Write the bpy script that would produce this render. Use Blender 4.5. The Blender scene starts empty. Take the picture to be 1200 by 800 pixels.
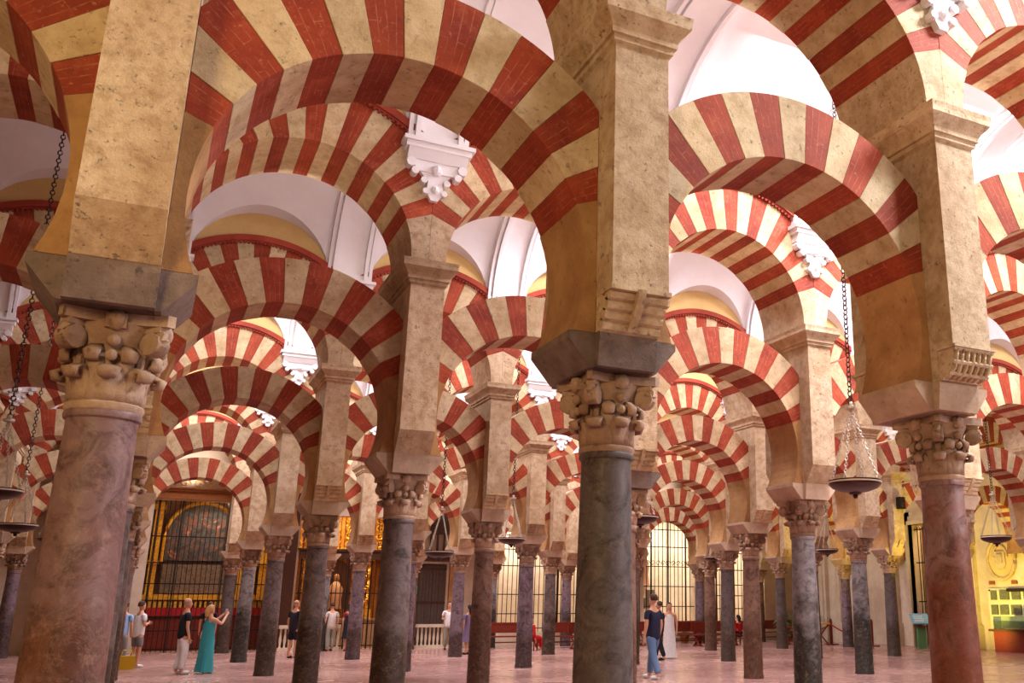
import bpy, bmesh, math, random
from mathutils import Vector, Matrix
random.seed(7)
R = math.radians
SC = bpy.context.scene
COL = SC.collection
S = 3.2951                                   # column spacing along an arcade (x)
ROW = [0, 6.3542, 12.8686, 19.18, 25.631, 32.0]   # arcade lines (y)
XW = 8 * S                                   # end wall on the right
YW = 33.4                                    # chapel wall at the back

# ------------------------------------------------------------ camera
cam_d = bpy.data.cameras.new('camera'); cam = bpy.data.objects.new('camera', cam_d); COL.objects.link(cam)
cam.location = (-2.9428, -6.4288, 1.6)
cam.rotation_euler = (math.pi / 2 + .2743, 0, -.4948)
cam_d.sensor_width = 36; cam_d.lens = 1102.9 / 1200 * 36; cam_d.shift_x = -.1462
cam_d.clip_end = 200
SC.camera = cam

# ------------------------------------------------------------ world, lights, exposure
def srgb(r, g, b):
    f = lambda c: (c / 255 / 12.92) if c <= 10 else ((c / 255 + .055) / 1.055) ** 2.4
    return (f(r), f(g), f(b), 1)
wd = bpy.data.worlds.new('world'); SC.world = wd; wd.use_nodes = True
wd.node_tree.nodes['Background'].inputs[0].default_value = (1.0, .93, .86, 1)
wd.node_tree.nodes['Background'].inputs[1].default_value = 0.15
SC.view_settings.view_transform = 'Standard'; SC.view_settings.look = 'None'
SC.view_settings.exposure = 0.0; SC.view_settings.gamma = 1
def lamp(kind, name, loc, energy, color, size=.2, rot=None, spot=None, size_y=None):
    d = bpy.data.lights.new(name, kind); d.energy = energy; d.color = color
    if kind == 'AREA':
        d.size = size
        if size_y: d.shape = 'RECTANGLE'; d.size_y = size_y
    else: d.shadow_soft_size = size
    if kind == 'SPOT': d.spot_size = R(spot or 90); d.spot_blend = .8
    o = bpy.data.objects.new(name, d); o.location = loc
    if rot: o.rotation_euler = rot
    COL.objects.link(o); return o
DAY = (.93, .92, 1.0); WARM = (1.0, .78, .52); YEL = (1.0, .82, .12)
def aim(o, p):
    o.rotation_euler = (Vector(p) - o.location).to_track_quat('-Z', 'Y').to_euler(); return o
def daylight():
    # area lamps added under the closed vault crowns to stand in for daylight
    sky = [((5.0, 8.3, 11.6), (380, 900, 500)), ((4.9, 11.5, 18.1), (420, 460, 220)), ((-1.6, 4.9, 11.5, 18.1), (340, 420, 420, 180)), ((-1.6, 4.9, 11.5, 18.1), (420, 480, 460, 200)), ((-1.6, 4.9, 11.5, 18.1), (520, 560, 600, 260))]
    for j, (xs, es) in enumerate(sky):
        for x, e in zip(xs, es):
            lamp('AREA', 'added_vault_light', (x, (ROW[j] + ROW[j + 1]) / 2, 10.0), e, DAY, 1.5, (0, 0, 0))
    aim(lamp('AREA', 'added_vault_light', (6.4, -3.0, 9.9), 1800, (.92, .95, 1), 1.8), (4.2, 0, 4.5))
    # lamps added out of view: cool key light right, warm fill light left
    lamp('AREA', 'right_key_light', (9.5, -5.6, 4.6), 480, (.98, .95, 1), 2.5, (R(95), 0, R(42)), size_y=3)
    lamp('AREA', 'left_warm_fill', (-7.0, -7.5, 5.0), 420, (1, .74, .36), 2, (R(75), 0, R(-30)))
    # warm uplighters on the lower arch crowns; tilted ones added to brighten the vaults
    for r in range(6):
        for k in range(-1, 7):
            if (r, k) in ((0, -1), (0, 0)): continue
            lamp('SPOT', 'uplighter', (k * S + S / 2, ROW[r] + .34, 6.04), 190, (1, .90, .84), .08, (R(132), 0, 0), 96)
            lamp('SPOT', 'uplighter', (k * S + S / 2, ROW[r] - .05, 6.06), 22, (1, .82, .6), .08, (R(175), 0, 0), 150)
    lamp('SPOT', 'uplighter', (S / 2, .34, 6.04), 260, (1, .93, .9), .08, (R(132), 0, 0), 96)
    lamp('SPOT', 'uplighter', (-S / 2, .34, 6.04), 260, (1, .90, .84), .08, (R(132), 0, 0), 96)
    aim(lamp('SPOT', 'yellow_floodlight', (XW - 4.0, 19.6, .5), 1100, YEL, .15, spot=110), (XW, 20.0, 3.6))
    aim(lamp('SPOT', 'yellow_floodlight', (XW - 2.0, 15.5, .5), 700, YEL, .15, spot=110), (XW, 18.5, 5.5))
    aim(lamp('SPOT', 'yellow_floodlight', (XW - 5.5, 16.5, 2.6), 500, YEL, .15, spot=100), (XW - 6, 19.2, 5.0))
    aim(lamp('SPOT', 'yellow_floodlight', (XW - 6.0, 22.6, 2.6), 420, YEL, .15, spot=100), (XW - 4, 25.6, 5.5))
daylight()

# ------------------------------------------------------------ material helpers
class MT:
    def __init__(s, name, rough=.7):
        s.m = bpy.data.materials.new(name); s.m.use_nodes = True
        s.t = s.m.node_tree; s.b = s.t.nodes['Principled BSDF']; s.b.inputs['Roughness'].default_value = rough
        s.b.inputs['Specular IOR Level'].default_value = .3
    def n(s, typ, **kw):
        nd = s.t.nodes.new(typ)
        for k, v in kw.items():
            if k in nd.inputs: nd.inputs[k].default_value = v
            else: setattr(nd, k, v)
        return nd
    def l(s, a, b): s.t.links.new(a, b)
    def obj(s): 
        return s.n('ShaderNodeTexCoord').outputs['Object']
    def geo(s): return s.n('ShaderNodeNewGeometry').outputs['Position']
    def noise(s, vec, scale, detail=4, rough=.6, dist=0):
        nd = s.n('ShaderNodeTexNoise'); nd.inputs['Scale'].default_value = scale; nd.inputs['Detail'].default_value = detail
        nd.inputs['Roughness'].default_value = rough; nd.inputs['Distortion'].default_value = dist
        s.l(vec, nd.inputs['Vector']); return nd.outputs['Fac']
    def ramp(s, fac, stops):
        nd = s.n('ShaderNodeValToRGB'); cr = nd.color_ramp
        while len(cr.elements) < len(stops): cr.elements.new(.5)
        for e, (p, c) in zip(cr.elements, stops): e.position = p; e.color = c
        s.l(fac, nd.inputs[0]); return nd.outputs[0]
    def mix(s, fac, a, b, mode='MIX'):
        nd = s.n('ShaderNodeMix', data_type='RGBA', blend_type=mode)
        for i, v in ((0, fac), (6, a), (7, b)):
            if hasattr(v, 'is_output'): s.l(v, nd.inputs[i])
            else: nd.inputs[i].default_value = v
        return nd.outputs[2]
    def math(s, op, a, b=0.0):
        nd = s.n('ShaderNodeMath', operation=op)
        for i, v in ((0, a), (1, b)):
            if hasattr(v, 'is_output'): s.l(v, nd.inputs[i])
            else: nd.inputs[i].default_value = v
        return nd.outputs[0]
    def bump(s, h, strength=.4, dist=.02):
        nd = s.n('ShaderNodeBump'); nd.inputs['Strength'].default_value = strength; nd.inputs['Distance'].default_value = dist
        s.l(h, nd.inputs['Height']); s.l(nd.outputs[0], s.b.inputs['Normal'])
    def col(s, c):
        if hasattr(c, 'is_output'): s.l(c, s.b.inputs['Base Color'])
        else: s.b.inputs['Base Color'].default_value = c
    def rnd(s): return s.n('ShaderNodeObjectInfo').outputs['Random']
BW = lambda v: (v, v, v, 1)
def plain(name, c, rough=.6, metal=0, emit=0, var=.0):
    m = MT(name, rough); m.b.inputs['Metallic'].default_value = metal
    if var:
        f = m.noise(m.obj(), 14, 3)
        c2 = tuple(x * (1 - var) for x in c[:3]) + (1,)
        m.col(m.mix(m.ramp(f, [(.35, BW(0)), (.65, BW(1))]), c2, c))
    else: m.col(c)
    if emit:
        m.b.inputs['Emission Color'].default_value = c; m.b.inputs['Emission Strength'].default_value = emit
    return m.m
def stone(name, c, c2, pit=.5, rough=.8, scale=6, tint=.12):
    m = MT(name, rough); g = m.geo()
    f = m.noise(g, scale * .25, 6, .65); c1 = m.mix(m.ramp(f, [(.38, BW(0)), (.64, BW(1))]), c, c2)
    f2 = m.noise(g, scale * 1.1, 6, .7); c1 = m.mix(m.math('MULTIPLY', m.ramp(f2, [(.45, BW(0)), (.68, BW(1))]), pit), c1, tuple(x * f_ for x, f_ in zip(c2[:3], (.66, .58, .5))) + (1,))
    p = m.noise(g, scale * 2.6, 6, .75)
    pr = m.ramp(p, [(.30, BW(0)), (.41, BW(1))])
    c1 = m.mix(m.math('MULTIPLY', m.math('SUBTRACT', 1, pr), min(1, pit * 1.3)), c1, tuple(x * .3 for x in c2[:3]) + (1,))
    hsv = m.n('ShaderNodeHueSaturation'); m.l(c1, hsv.inputs['Color'])
    m.l(m.math('ADD', m.math('MULTIPLY', m.rnd(), tint * 2), 1 - tint), hsv.inputs['Value'])
    m.col(hsv.outputs[0])
    m.bump(m.math('ADD', m.math('MULTIPLY', pr, 1.5), m.noise(g, scale * 5, 5, .7)), .25 + pit * .6, .014)
    return m.m
M = {}
M['cream'] = stone('cream_limestone', srgb(210, 186, 150), srgb(186, 156, 116), .6)
M['pier'] = stone('weathered_sandstone', srgb(208, 182, 150), srgb(182, 150, 114), .75, scale=7)
M['leg'] = stone('golden_sandstone_shade', srgb(182, 138, 88), srgb(150, 104, 62), .4, scale=4)  # golden stone, darkened so the colour itself holds the shade on the arch legs
M['grey'] = stone('grey_impost_stone', srgb(132, 110, 98), srgb(96, 78, 70), .5)
M['tan'] = stone('tan_impost_stone', srgb(196, 168, 142), srgb(166, 136, 112), .3)
M['plaster'] = stone('white_vault_plaster', srgb(232, 226, 228), srgb(220, 212, 214), .03, .85, 2, .03)
M['ochre'] = stone('ochre_wall_plaster', srgb(216, 182, 124), srgb(200, 164, 106), .12, .85, 3, .03)
M['capital'] = stone('carved_capital_stone', srgb(190, 158, 132), srgb(138, 104, 82), .4, .75, 5)
M['moulding'] = stone('red_painted_moulding', srgb(160, 66, 46), srgb(138, 50, 36), .15)
M['beige'] = stone('beige_wall_stone', srgb(220, 200, 176), srgb(198, 174, 148), .15, .8, 4, .03)
def brick_mat():
    m = MT('red_brick_voussoir', .75); g = m.geo()
    f = m.noise(g, 2.2, 5); base = m.mix(m.ramp(f, [(.3, BW(0)), (.7, BW(1))]), srgb(160, 66, 36), srgb(122, 38, 20))
    uv = m.n('ShaderNodeTexCoord').outputs['UV']
    br = m.n('ShaderNodeTexBrick'); m.l(uv, br.inputs['Vector'])
    for k, v in {'Scale': 1.0, 'Mortar Size': .004, 'Mortar Smooth': .3, 'Brick Width': 1.6, 'Row Height': .0625, 'Bias': 0.0}.items(): br.inputs[k].default_value = v
    fac = m.math('MULTIPLY', br.outputs['Fac'], m.ramp(m.noise(g, 9, 3), [(.4, BW(.0)), (.7, BW(.4))]))
    c = m.mix(fac, base, srgb(214, 150, 108))
    sp = m.noise(g, 26, 4, .75); c = m.mix(m.ramp(sp, [(.60, BW(0)), (.72, BW(.6))]), c, srgb(200, 140, 108))
    mp = m.noise(g, 5, 6, .75); c = m.mix(m.ramp(mp, [(.52, BW(0)), (.7, BW(.55))]), c, srgb(178, 92, 62))
    dk = m.noise(g, 14, 5, .75); c = m.mix(m.ramp(dk, [(.3, BW(.45)), (.4, BW(0))]), c, srgb(92, 28, 20))
    hsv = m.n('ShaderNodeHueSaturation'); m.l(c, hsv.inputs['Color'])
    m.l(m.math('ADD', m.math('MULTIPLY', m.rnd(), .3), .85), hsv.inputs['Value']); m.col(hsv.outputs[0])
    m.bump(m.math('SUBTRACT', m.noise(g, 30, 3), br.outputs['Fac']), .3, .01)
    return m.m
M['red'] = brick_mat()
def marble(name, top, bot, vein, split=1.3, polish=.42):
    m = MT(name, polish); o = m.obj(); m.b.inputs['Specular IOR Level'].default_value = .28
    sx = m.n('ShaderNodeSeparateXYZ'); m.l(o, sx.inputs[0])
    rn = m.n('ShaderNodeObjectInfo').outputs['Random']
    off = m.n('ShaderNodeVectorMath', operation='ADD'); m.l(o, off.inputs[0])
    cb = m.n('ShaderNodeCombineXYZ'); m.l(m.math('MULTIPLY', rn, 40), cb.inputs[0]); m.l(m.math('MULTIPLY', rn, 17), cb.inputs[2]); m.l(cb.outputs[0], off.inputs[1]); ov = off.outputs[0]
    h = m.math('ADD', m.math('DIVIDE', sx.outputs[2], split * 2), m.math('MULTIPLY', m.math('SUBTRACT', m.noise(ov, 1.5, 5, .65), .5), 1.1))
    c = m.mix(m.ramp(h, [(.36, BW(0)), (.62, BW(1))]), bot, top)
    n2 = m.noise(ov, 4.5, 7, .7, 1.2)
    dark = tuple(x * .42 for x in bot[:3]) + (1,)
    c = m.mix(m.ramp(n2, [(.34, BW(.85)), (.54, BW(0))]), c, dark)
    n5 = m.noise(ov, 1.6, 6, .7); c = m.mix(m.ramp(n5, [(.5, BW(0)), (.66, BW(.45))]), c, tuple(x * f_ for x, f_ in zip(bot[:3], (1.05, .8, .62))) + (1,))
    n6 = m.noise(ov, 9, 6, .75); c = m.mix(m.ramp(n6, [(.55, BW(0)), (.72, BW(.5))]), c, vein)
    n3 = m.noise(ov, 2.1, 8, .72, 2.6)
    c = m.mix(m.ramp(n3, [(.485, BW(0)), (.5, BW(.28)), (.515, BW(0))]), c, vein)
    n4 = m.noise(ov, 22, 4, .7)
    c = m.mix(m.ramp(n4, [(.62, BW(0)), (.72, BW(.35))]), c, vein)
    m.col(c); m.bump(m.math('ADD', n2, m.math('MULTIPLY', n4, .6)), .3, .012)
    m.l(m.ramp(n2, [(.3, BW(polish + .25)), (.6, BW(polish))]), m.b.inputs['Roughness'])
    return m.m
MAR = {
 'mauve': (marble('mauve_marble', srgb(127, 96, 94), srgb(107, 65, 48), srgb(169, 129, 111), 1.5), 'mauve marble shaft fading to rusty brown'),
 'dark': (marble('dark_grey_marble', srgb(90, 78, 76), srgb(65, 49, 40), srgb(137, 109, 89), 1.1), 'dark grey marble shaft'),
 'rust': (marble('rust_red_marble', srgb(142, 112, 108), srgb(112, 60, 40), srgb(159, 97, 75), 1.9), 'rust red marble shaft with a mauve top'),
 'grey': (marble('grey_marble', srgb(107, 91, 89), srgb(60, 42, 32), srgb(160, 132, 111), 1.2), 'grey marble shaft with a brown foot'),
 'pale': (marble('blue_grey_marble', srgb(133, 123, 122), srgb(46, 39, 34), srgb(154, 136, 118), 1.6), 'pale blue-grey marble shaft with a black veined foot'),
 'brown': (marble('brown_marble', srgb(121, 89, 75), srgb(80, 51, 37), srgb(167, 128, 102), 1.4), 'brown marble shaft'),
 'violet': (marble('violet_grey_marble', srgb(121, 100, 108), srgb(67, 49, 48), srgb(167, 139, 131), 1.1), 'violet grey marble shaft'),
}
M['iron'] = plain('black_wrought_iron', srgb(40, 30, 26), .5, .3)
M['bronze'] = plain('dark_lamp_bronze', srgb(62, 34, 28), .35, .5)
M['rim'] = plain('pale_lamp_rim', srgb(214, 200, 180), .4)
M['chain'] = plain('dark_chain_metal', srgb(60, 46, 42), .45, .6)
M['silver'] = plain('bright_chain_metal', srgb(206, 196, 180), .35, .5)
M['wood'] = plain('red_brown_wood', srgb(128, 48, 32), .45, var=.25)
M['darkwood'] = plain('dark_brown_wood', srgb(78, 44, 28), .5, var=.3)
M['orangewood'] = plain('varnished_cornice_wood', srgb(150, 84, 34), .5, var=.25)
M['greywood'] = plain('grey_brown_wood', srgb(96, 78, 68), .6, var=.3)
M['gold'] = plain('gilded_wood', srgb(240, 178, 60), .38, .4, var=.45)
M['glass'] = None

# ------------------------------------------------------------ mesh helpers
def mesh_obj(name, verts, faces, mat, parent=None, loc=None, smooth=False, uvs=None):
    me = bpy.data.meshes.new(name); me.from_pydata(verts, [], faces)
    if mat: me.materials.append(mat)
    if smooth: me.polygons.foreach_set('use_smooth', [True] * len(me.polygons))
    o = bpy.data.objects.new(name, me); COL.objects.link(o)
    if parent: o.parent = parent
    if loc: o.location = loc
    return o
def inst(me, name, parent=None, loc=(0, 0, 0), rot=None, scale=None):
    o = bpy.data.objects.new(name, me); COL.objects.link(o); o.location = loc
    if parent: o.parent = parent
    if rot: o.rotation_euler = rot
    if scale: o.scale = scale
    return o
class MB:
    def __init__(s): s.v = []; s.f = []
    def add(s, v, f, M4=None):
        b = len(s.v)
        s.v += [tuple(M4 @ Vector(p)) if M4 else tuple(p) for p in v]; s.f += [tuple(i + b for i in q) for q in f]; return s
    def box(s, x0, x1, y0, y1, z0, z1, M4=None):
        v = [(x0, y0, z0), (x1, y0, z0), (x1, y1, z0), (x0, y1, z0), (x0, y0, z1), (x1, y0, z1), (x1, y1, z1), (x0, y1, z1)]
        return s.add(v, [(0, 3, 2, 1), (4, 5, 6, 7), (0, 1, 5, 4), (1, 2, 6, 5), (2, 3, 7, 6), (3, 0, 4, 7)], M4)
    def prism(s, poly, a, b, axis='y', M4=None):
        # poly in the plane across the axis: (x,z) for y, (y,z) for x, (x,y) for z
        n = len(poly)
        def p(q, t): return (q[0], t, q[1]) if axis == 'y' else ((t, q[0], q[1]) if axis == 'x' else (q[0], q[1], t))
        v = [p(q, a) for q in poly] + [p(q, b) for q in poly]
        f = [tuple(range(n)), tuple(range(2 * n - 1, n - 1, -1))] + [(i, i + n, (i + 1) % n + n, (i + 1) % n) for i in range(n)]
        return s.add(v, f, M4)
    def lathe(s, prof, n=24, M4=None, cap=True):
        v = []; f = []
        for r, z in prof:
            v += [(r * math.cos(2 * math.pi * i / n), r * math.sin(2 * math.pi * i / n), z) for i in range(n)]
        for k in range(len(prof) - 1):
            f += [(k * n + i, k * n + (i + 1) % n, (k + 1) * n + (i + 1) % n, (k + 1) * n + i) for i in range(n)]
        if cap:
            f += [tuple(range(n - 1, -1, -1)), tuple((len(prof) - 1) * n + i for i in range(n))]
        return s.add(v, f, M4)
    def tube(s, pts, r, n=6, M4=None):
        pts = [Vector(p) for p in pts]; rr = r if isinstance(r, (list, tuple)) else [r] * len(pts); v = []; f = []
        for i, p in enumerate(pts):
            d = (pts[min(i + 1, len(pts) - 1)] - pts[max(i - 1, 0)]).normalized()
            a = d.orthogonal().normalized() if abs(d.z) > .99 else d.cross(Vector((0, 0, 1))).normalized()
            b = d.cross(a)
            v += [tuple(p + (a * math.cos(2 * math.pi * k / n) + b * math.sin(2 * math.pi * k / n)) * rr[i]) for k in range(n)]
        for i in range(len(pts) - 1):
            f += [(i * n + k, i * n + (k + 1) % n, (i + 1) * n + (k + 1) % n, (i + 1) * n + k) for k in range(n)]
        f += [tuple(range(n - 1, -1, -1)), tuple((len(pts) - 1) * n + k for k in range(n))]
        return s.add(v, f, M4)
    def ball(s, c, r, n=8, sc=(1, 1, 1)):
        prof = [(max(.001, r * math.sin(math.pi * i / n)), -r * math.cos(math.pi * i / n)) for i in range(n + 1)]
        return s.lathe(prof, n + 2, Matrix.Translation(c) @ Matrix.Diagonal((*sc, 1)))
    def build(s, name, mat, parent=None, loc=None, smooth=False):
        o = mesh_obj(name, s.v, s.f, mat, parent, loc, smooth)
        bm = bmesh.new(); bm.from_mesh(o.data); bmesh.ops.recalc_face_normals(bm, faces=bm.faces); bm.to_mesh(o.data); bm.free()
        if smooth: 
            try: o.data.set_sharp_from_angle(angle=R(38))
            except Exception: pass
        return o
def tag(o, label=None, cat=None, group=None, kind=None):
    if label: o['label'] = label
    if cat: o['category'] = cat
    if group: o['group'] = group
    if kind: o['kind'] = kind
    return o
def empty(name, loc, label=None, cat=None, group=None, rz=0, kind=None):
    o = bpy.data.objects.new(name, None); COL.objects.link(o); o.location = loc; o.rotation_euler = (0, 0, rz)
    o.empty_display_size = .2
    return tag(o, label, cat, group, kind)

# ------------------------------------------------------------ the shell: floor, vaults, walls
def floor():
    mt = MT('polished_rose_marble', .22); g = mt.geo(); mt.b.inputs['Specular IOR Level'].default_value = .5
    f = mt.noise(g, .9, 6, .65); c = mt.mix(mt.ramp(f, [(.3, BW(0)), (.7, BW(1))]), srgb(172, 130, 122), srgb(158, 116, 108))
    c = mt.mix(mt.ramp(mt.noise(g, 7, 5, .7), [(.5, BW(0)), (.8, BW(.3))]), c, srgb(206, 170, 158))
    hs = mt.n('ShaderNodeHueSaturation'); mt.l(c, hs.inputs['Color']); mt.col(hs.outputs[0])
    mt.l(mt.ramp(mt.noise(g, .5, 3), [(.3, BW(.2)), (.7, BW(.3))]), mt.b.inputs['Roughness'])
    pass
    jt = plain('grey_floor_joint', srgb(120, 84, 74), .7)
    fl = tag(MB().box(-14, XW + .3, -13, 38, -.2, -.012).build('floor', jt), kind='structure')
    sl = MB(); y = -13; r = 0
    while y < 33.3:
        x = -14 - (r % 2) * .4
        while x < XW:
            sl.box(max(x, -14) + .004, min(x + .8, XW) - .004, y + .004, y + .496, -.05, 0); x += .8
        y += .5; r += 1
    o = sl.build('paving_slab', mt.m, fl); tag(o, kind='stuff')
floor()

Z0V, HB, HL, RL = 7.85, 2.25, 1.14, 1.27
def vault(y0, y1, k0, k1):
    """groin vault over one aisle: a long barrel cut by a lunette in every bay"""
    ya, yb = y0 + .58, y1 - .58; yc = (ya + yb) / 2; hw = (yb - ya) / 2
    NX, N1, N2 = 32, 8, 14
    xs = []
    for k in range(k0, k1):
        xs += [k * S + S * (.5 - .5 * math.cos(math.pi * i / NX)) for i in range(NX)]
    xs.append(k1 * S)
    zb = lambda d: HB * math.sqrt(max(0, 1 - ((hw - d) / hw) ** 2))          # barrel, d = distance from the wall
    v = []; n = 2 * (N1 + N2) + 1
    for x in xs:
        du = (x / S - math.floor(x / S + 1e-6) - .5) * S
        cr = HL * math.sqrt(max(0, 1 - (du / RL) ** 2)); zc = lambda d: cr + d * .10 if cr > 0 else 0
        lo, hi = 0, hw
        for _ in range(30):
            mid = (lo + hi) / 2
            if zc(mid) > zb(mid): lo = mid
            else: hi = mid
        dc = lo if cr > 0 else 0
        half = [(dc * j / N1, zc(dc * j / N1)) for j in range(N1)] + [(dc + (hw - dc) * (1 - math.cos(math.pi / 2 * j / N2)), None) for j in range(N2 + 1)]
        half = [(d, z if z is not None else zb(d)) for d, z in half]
        for d, z in half: v.append((x, ya + d, Z0V + z))
        for d, z in half[-2::-1]: v.append((x, yb - d, Z0V + z))
    f = [(i * n + j, i * n + j + 1, (i + 1) * n + j + 1, (i + 1) * n + j) for i in range(len(xs) - 1) for j in range(n - 1)]
    o = mesh_obj('ceiling', v, f, M['plaster'], smooth=True); tag(o, kind='structure')
    try: o.data.set_sharp_from_angle(angle=R(25))
    except Exception: pass
    rib = None
    for k in range(k0, k1 + 1):
        if rib is None:
            m = MB(); N = 28
            for (a, b, d) in ((-.43, -.37, .13), (-.34, -.27, .17), (.27, .34, .17), (.37, .43, .13)):
                P = []
                for j in range(N + 1):
                    th = math.pi * j / N; y = -hw * math.cos(th) ; z = HB * math.sin(th)
                    P += [(a, y, z + .03), (b, y, z + .03), (b, y * (1 - d / hw), z * (1 - d / HB)), (a, y * (1 - d / hw), z * (1 - d / HB))]
                m.add(P, [(i * 4 + q, i * 4 + (q + 1) % 4, i * 4 + 4 + (q + 1) % 4, i * 4 + 4 + q) for i in range(N) for q in range(4)])
            # plain band behind the mouldings
            P = []
            for j in range(N + 1):
                th = math.pi * j / N; y = -hw * math.cos(th); z = HB * math.sin(th); d = .09
                P += [(-.40, y, z + .03), (.40, y, z + .03), (.40, y * (1 - d / hw), z * (1 - d / HB)), (-.40, y * (1 - d / hw), z * (1 - d / HB))]
            m.add(P, [(i * 4 + q, i * 4 + (q + 1) % 4, i * 4 + 4 + (q + 1) % 4, i * 4 + 4 + q) for i in range(N) for q in range(4)])
            r0 = m.build('rib', M['plaster'], o, (k * S, yc, Z0V), True); rib = r0.data
        else: inst(rib, 'rib', o, (k * S, yc, Z0V))
vault(-6.35, 0, -3, 8)
for j in range(5): vault(ROW[j], ROW[j + 1], -3, 8)
vault(ROW[5], ROW[5] + 6.3, -3, 8)

LR, LZ, LRO, LT = 1.335, 4.02, 1.94, .38       # lower arch: radius, centre height, outer radius, half depth
UR, UZ, URO, UT = 1.41, 6.165, 2.21, .60       # upper arch
H = S / 2
def wall_over(row, k0, k1):
    """the plastered wall that rests on the upper arches of one arcade"""
    xs = []
    for k in range(k0, k1):
        xs += [k * S + S * i / 24 for i in range(24)]
    xs.append(k1 * S)
    m = MB(); y = ROW[row]; T = .57; P = []
    for x in xs:
        du = (x / S - math.floor(x / S + 1e-6) - .5) * S
        zb = UZ + math.sqrt(max(0, URO ** 2 - du * du)) - .02
        P += [(x, y - T, zb), (x, y - T, 10.6), (x, y + T, 10.6), (x, y + T, zb)]
    m.add(P, [(i * 4 + q, i * 4 + (q + 1) % 4, i * 4 + 4 + (q + 1) % 4, i * 4 + 4 + q) for i in range(len(xs) - 1) for q in range(4)] + [(0, 1, 2, 3)])
    tag(m.build('wall_over_arcade', M['ochre']), kind='structure')

# ------------------------------------------------------------ meshes shared by the arches
def wedge(a0, a1, r0, r1f, T, name, mat, n=3):
    pin = []; pout = []
    for i in range(n + 1):
        a = a0 + (a1 - a0) * i / n; c, s_ = math.cos(a), math.sin(a)
        pin.append((r0 * c, r0 * s_)); ro = r1f(a); pout.append((ro * c, ro * s_))
    poly = pin + pout[::-1]; N = len(poly)
    v = [(x, -T, z) for x, z in poly] + [(x, T, z) for x, z in poly]
    f = [tuple(range(N)), tuple(range(2 * N - 1, N - 1, -1))] + [(i, i + N, (i + 1) % N + N, (i + 1) % N) for i in range(N)]
    me = bpy.data.meshes.new(name); me.from_pydata(v, [], f); me.materials.append(mat)
    uv = me.uv_layers.new(name='UV')
    for p in me.polygons:
        side = abs(p.normal.y) > .5
        for li in p.loop_indices:
            q = me.vertices[me.loops[li].vertex_index].co
            a = math.atan2(q.z, q.x); rr = math.hypot(q.x, q.z)
            tt = (a - a0) / (a1 - a0) * .25
            uv.data[li].uv = (rr if side else q.y + .13, tt)
    bm = bmesh.new(); bm.from_mesh(me); bmesh.ops.recalc_face_normals(bm, faces=bm.faces)
    bmesh.ops.bevel(bm, geom=[e for e in bm.edges if e.calc_face_angle(0) > R(40)], offset=.003, segments=1, affect='EDGES')
    bm.to_mesh(me); bm.free()
    return me
def rout(ro, h=H - .002):
    return lambda a: min(ro, h / max(1e-6, abs(math.cos(a))))
HL_ = H - .233
JT = R(.04)
LOW = []; a0 = R(21.5); st = (math.pi - 2 * a0) / 15
for i in range(15):
    red = i % 2 == 0
    LOW.append(wedge(a0 + st * i + JT, a0 + st * (i + 1) - JT, LR + (.004 if red else 0), rout(LRO, HL_), LT - (.004 if red else 0), 'voussoir', M['red' if red else 'cream']))
UPP = []; b0 = R(22.5); su = (math.pi - 2 * b0) / 17
for i in range(17):
    red = i % 2 == 0
    UPP.append(wedge(b0 + su * i + JT, b0 + su * (i + 1) - JT, UR + (.004 if red else 0), rout(URO), UT - (.004 if red else 0), 'voussoir', M['red' if red else 'cream']))
def springer(side, r, rf, aa, zb, T, name, mat, h=H - .002):
    """plain stone between the impost and the first voussoir"""
    al = math.asin((zb) / r); n = 8
    P = [(r * math.cos(al + (aa - al) * i / n), r * math.sin(al + (aa - al) * i / n)) for i in range(n + 1)]
    ro = rf(aa); P += [(ro * math.cos(aa), ro * math.sin(aa)), (h, ro * math.sin(aa)), (h, zb)]
    if abs(P[-3][0] - P[-2][0]) < 1e-3: P.pop(-2)
    P = [(side * x, z) for x, z in P]
    m = MB().prism(P, -T, T); o = m.build(name, mat); me = o.data; bpy.data.objects.remove(o); return me
LSP = [springer(s_, LR, rout(LRO, HL_), a0 - JT, 3.528 - LZ, LT, 'springer', M['leg'], HL_) for s_ in (1, -1)]
USP = [springer(s_, UR, rout(URO), b0 - JT, 6.10 - UZ, UT, 'springer', M['pier']) for s_ in (1, -1)]
def mould_mesh():
    m = MB(); am = math.acos((H - .01) / (URO + .135)); N = 30
    for sgn in (-1, 1):
        for (ra, rb, y0, y1) in ((URO - .005, URO + .10, UT - .06, UT + .05), (URO + .02, URO + .13, UT - .06, UT + .09)):
            P = []
            for j in range(N + 1):
                a = am + (math.pi - 2 * am) * j / N
                for r_, y_ in ((ra, y0), (rb, y0), (rb, y1), (ra, y1)): P.append((r_ * math.cos(a), sgn * y_, r_ * math.sin(a)))
            m.add(P, [(i * 4 + q, i * 4 + (q + 1) % 4, i * 4 + 4 + (q + 1) % 4, i * 4 + 4 + q) for i in range(N) for q in range(4)] + [(0, 1, 2, 3), tuple(N * 4 + q for q in (3, 2, 1, 0))])
    o = m.build('moulding', M['moulding']); me = o.data; bpy.data.objects.remove(o)
    d = MB(); n = 46
    for sgn in (-1, 1):
        for j in range(n):
            a = am + .03 + (math.pi - 2 * am - .06) * j / (n - 1)
            M4 = Matrix.Rotation(-a, 4, 'Y') if False else Matrix(((math.cos(a), 0, -math.sin(a), 0), (0, 1, 0, 0), (math.sin(a), 0, math.cos(a), 0), (0, 0, 0, 1)))
            d.box(URO - .035, URO + .03, sgn * (UT + .0) if sgn > 0 else -(UT + .055), sgn * (UT + .055) if sgn > 0 else -UT, -.018, .018, M4)
    o = d.build('dentil', M['moulding']); dm = o.data; bpy.data.objects.remove(o)
    return me, dm
MOULD, DENT = mould_mesh()

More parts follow.
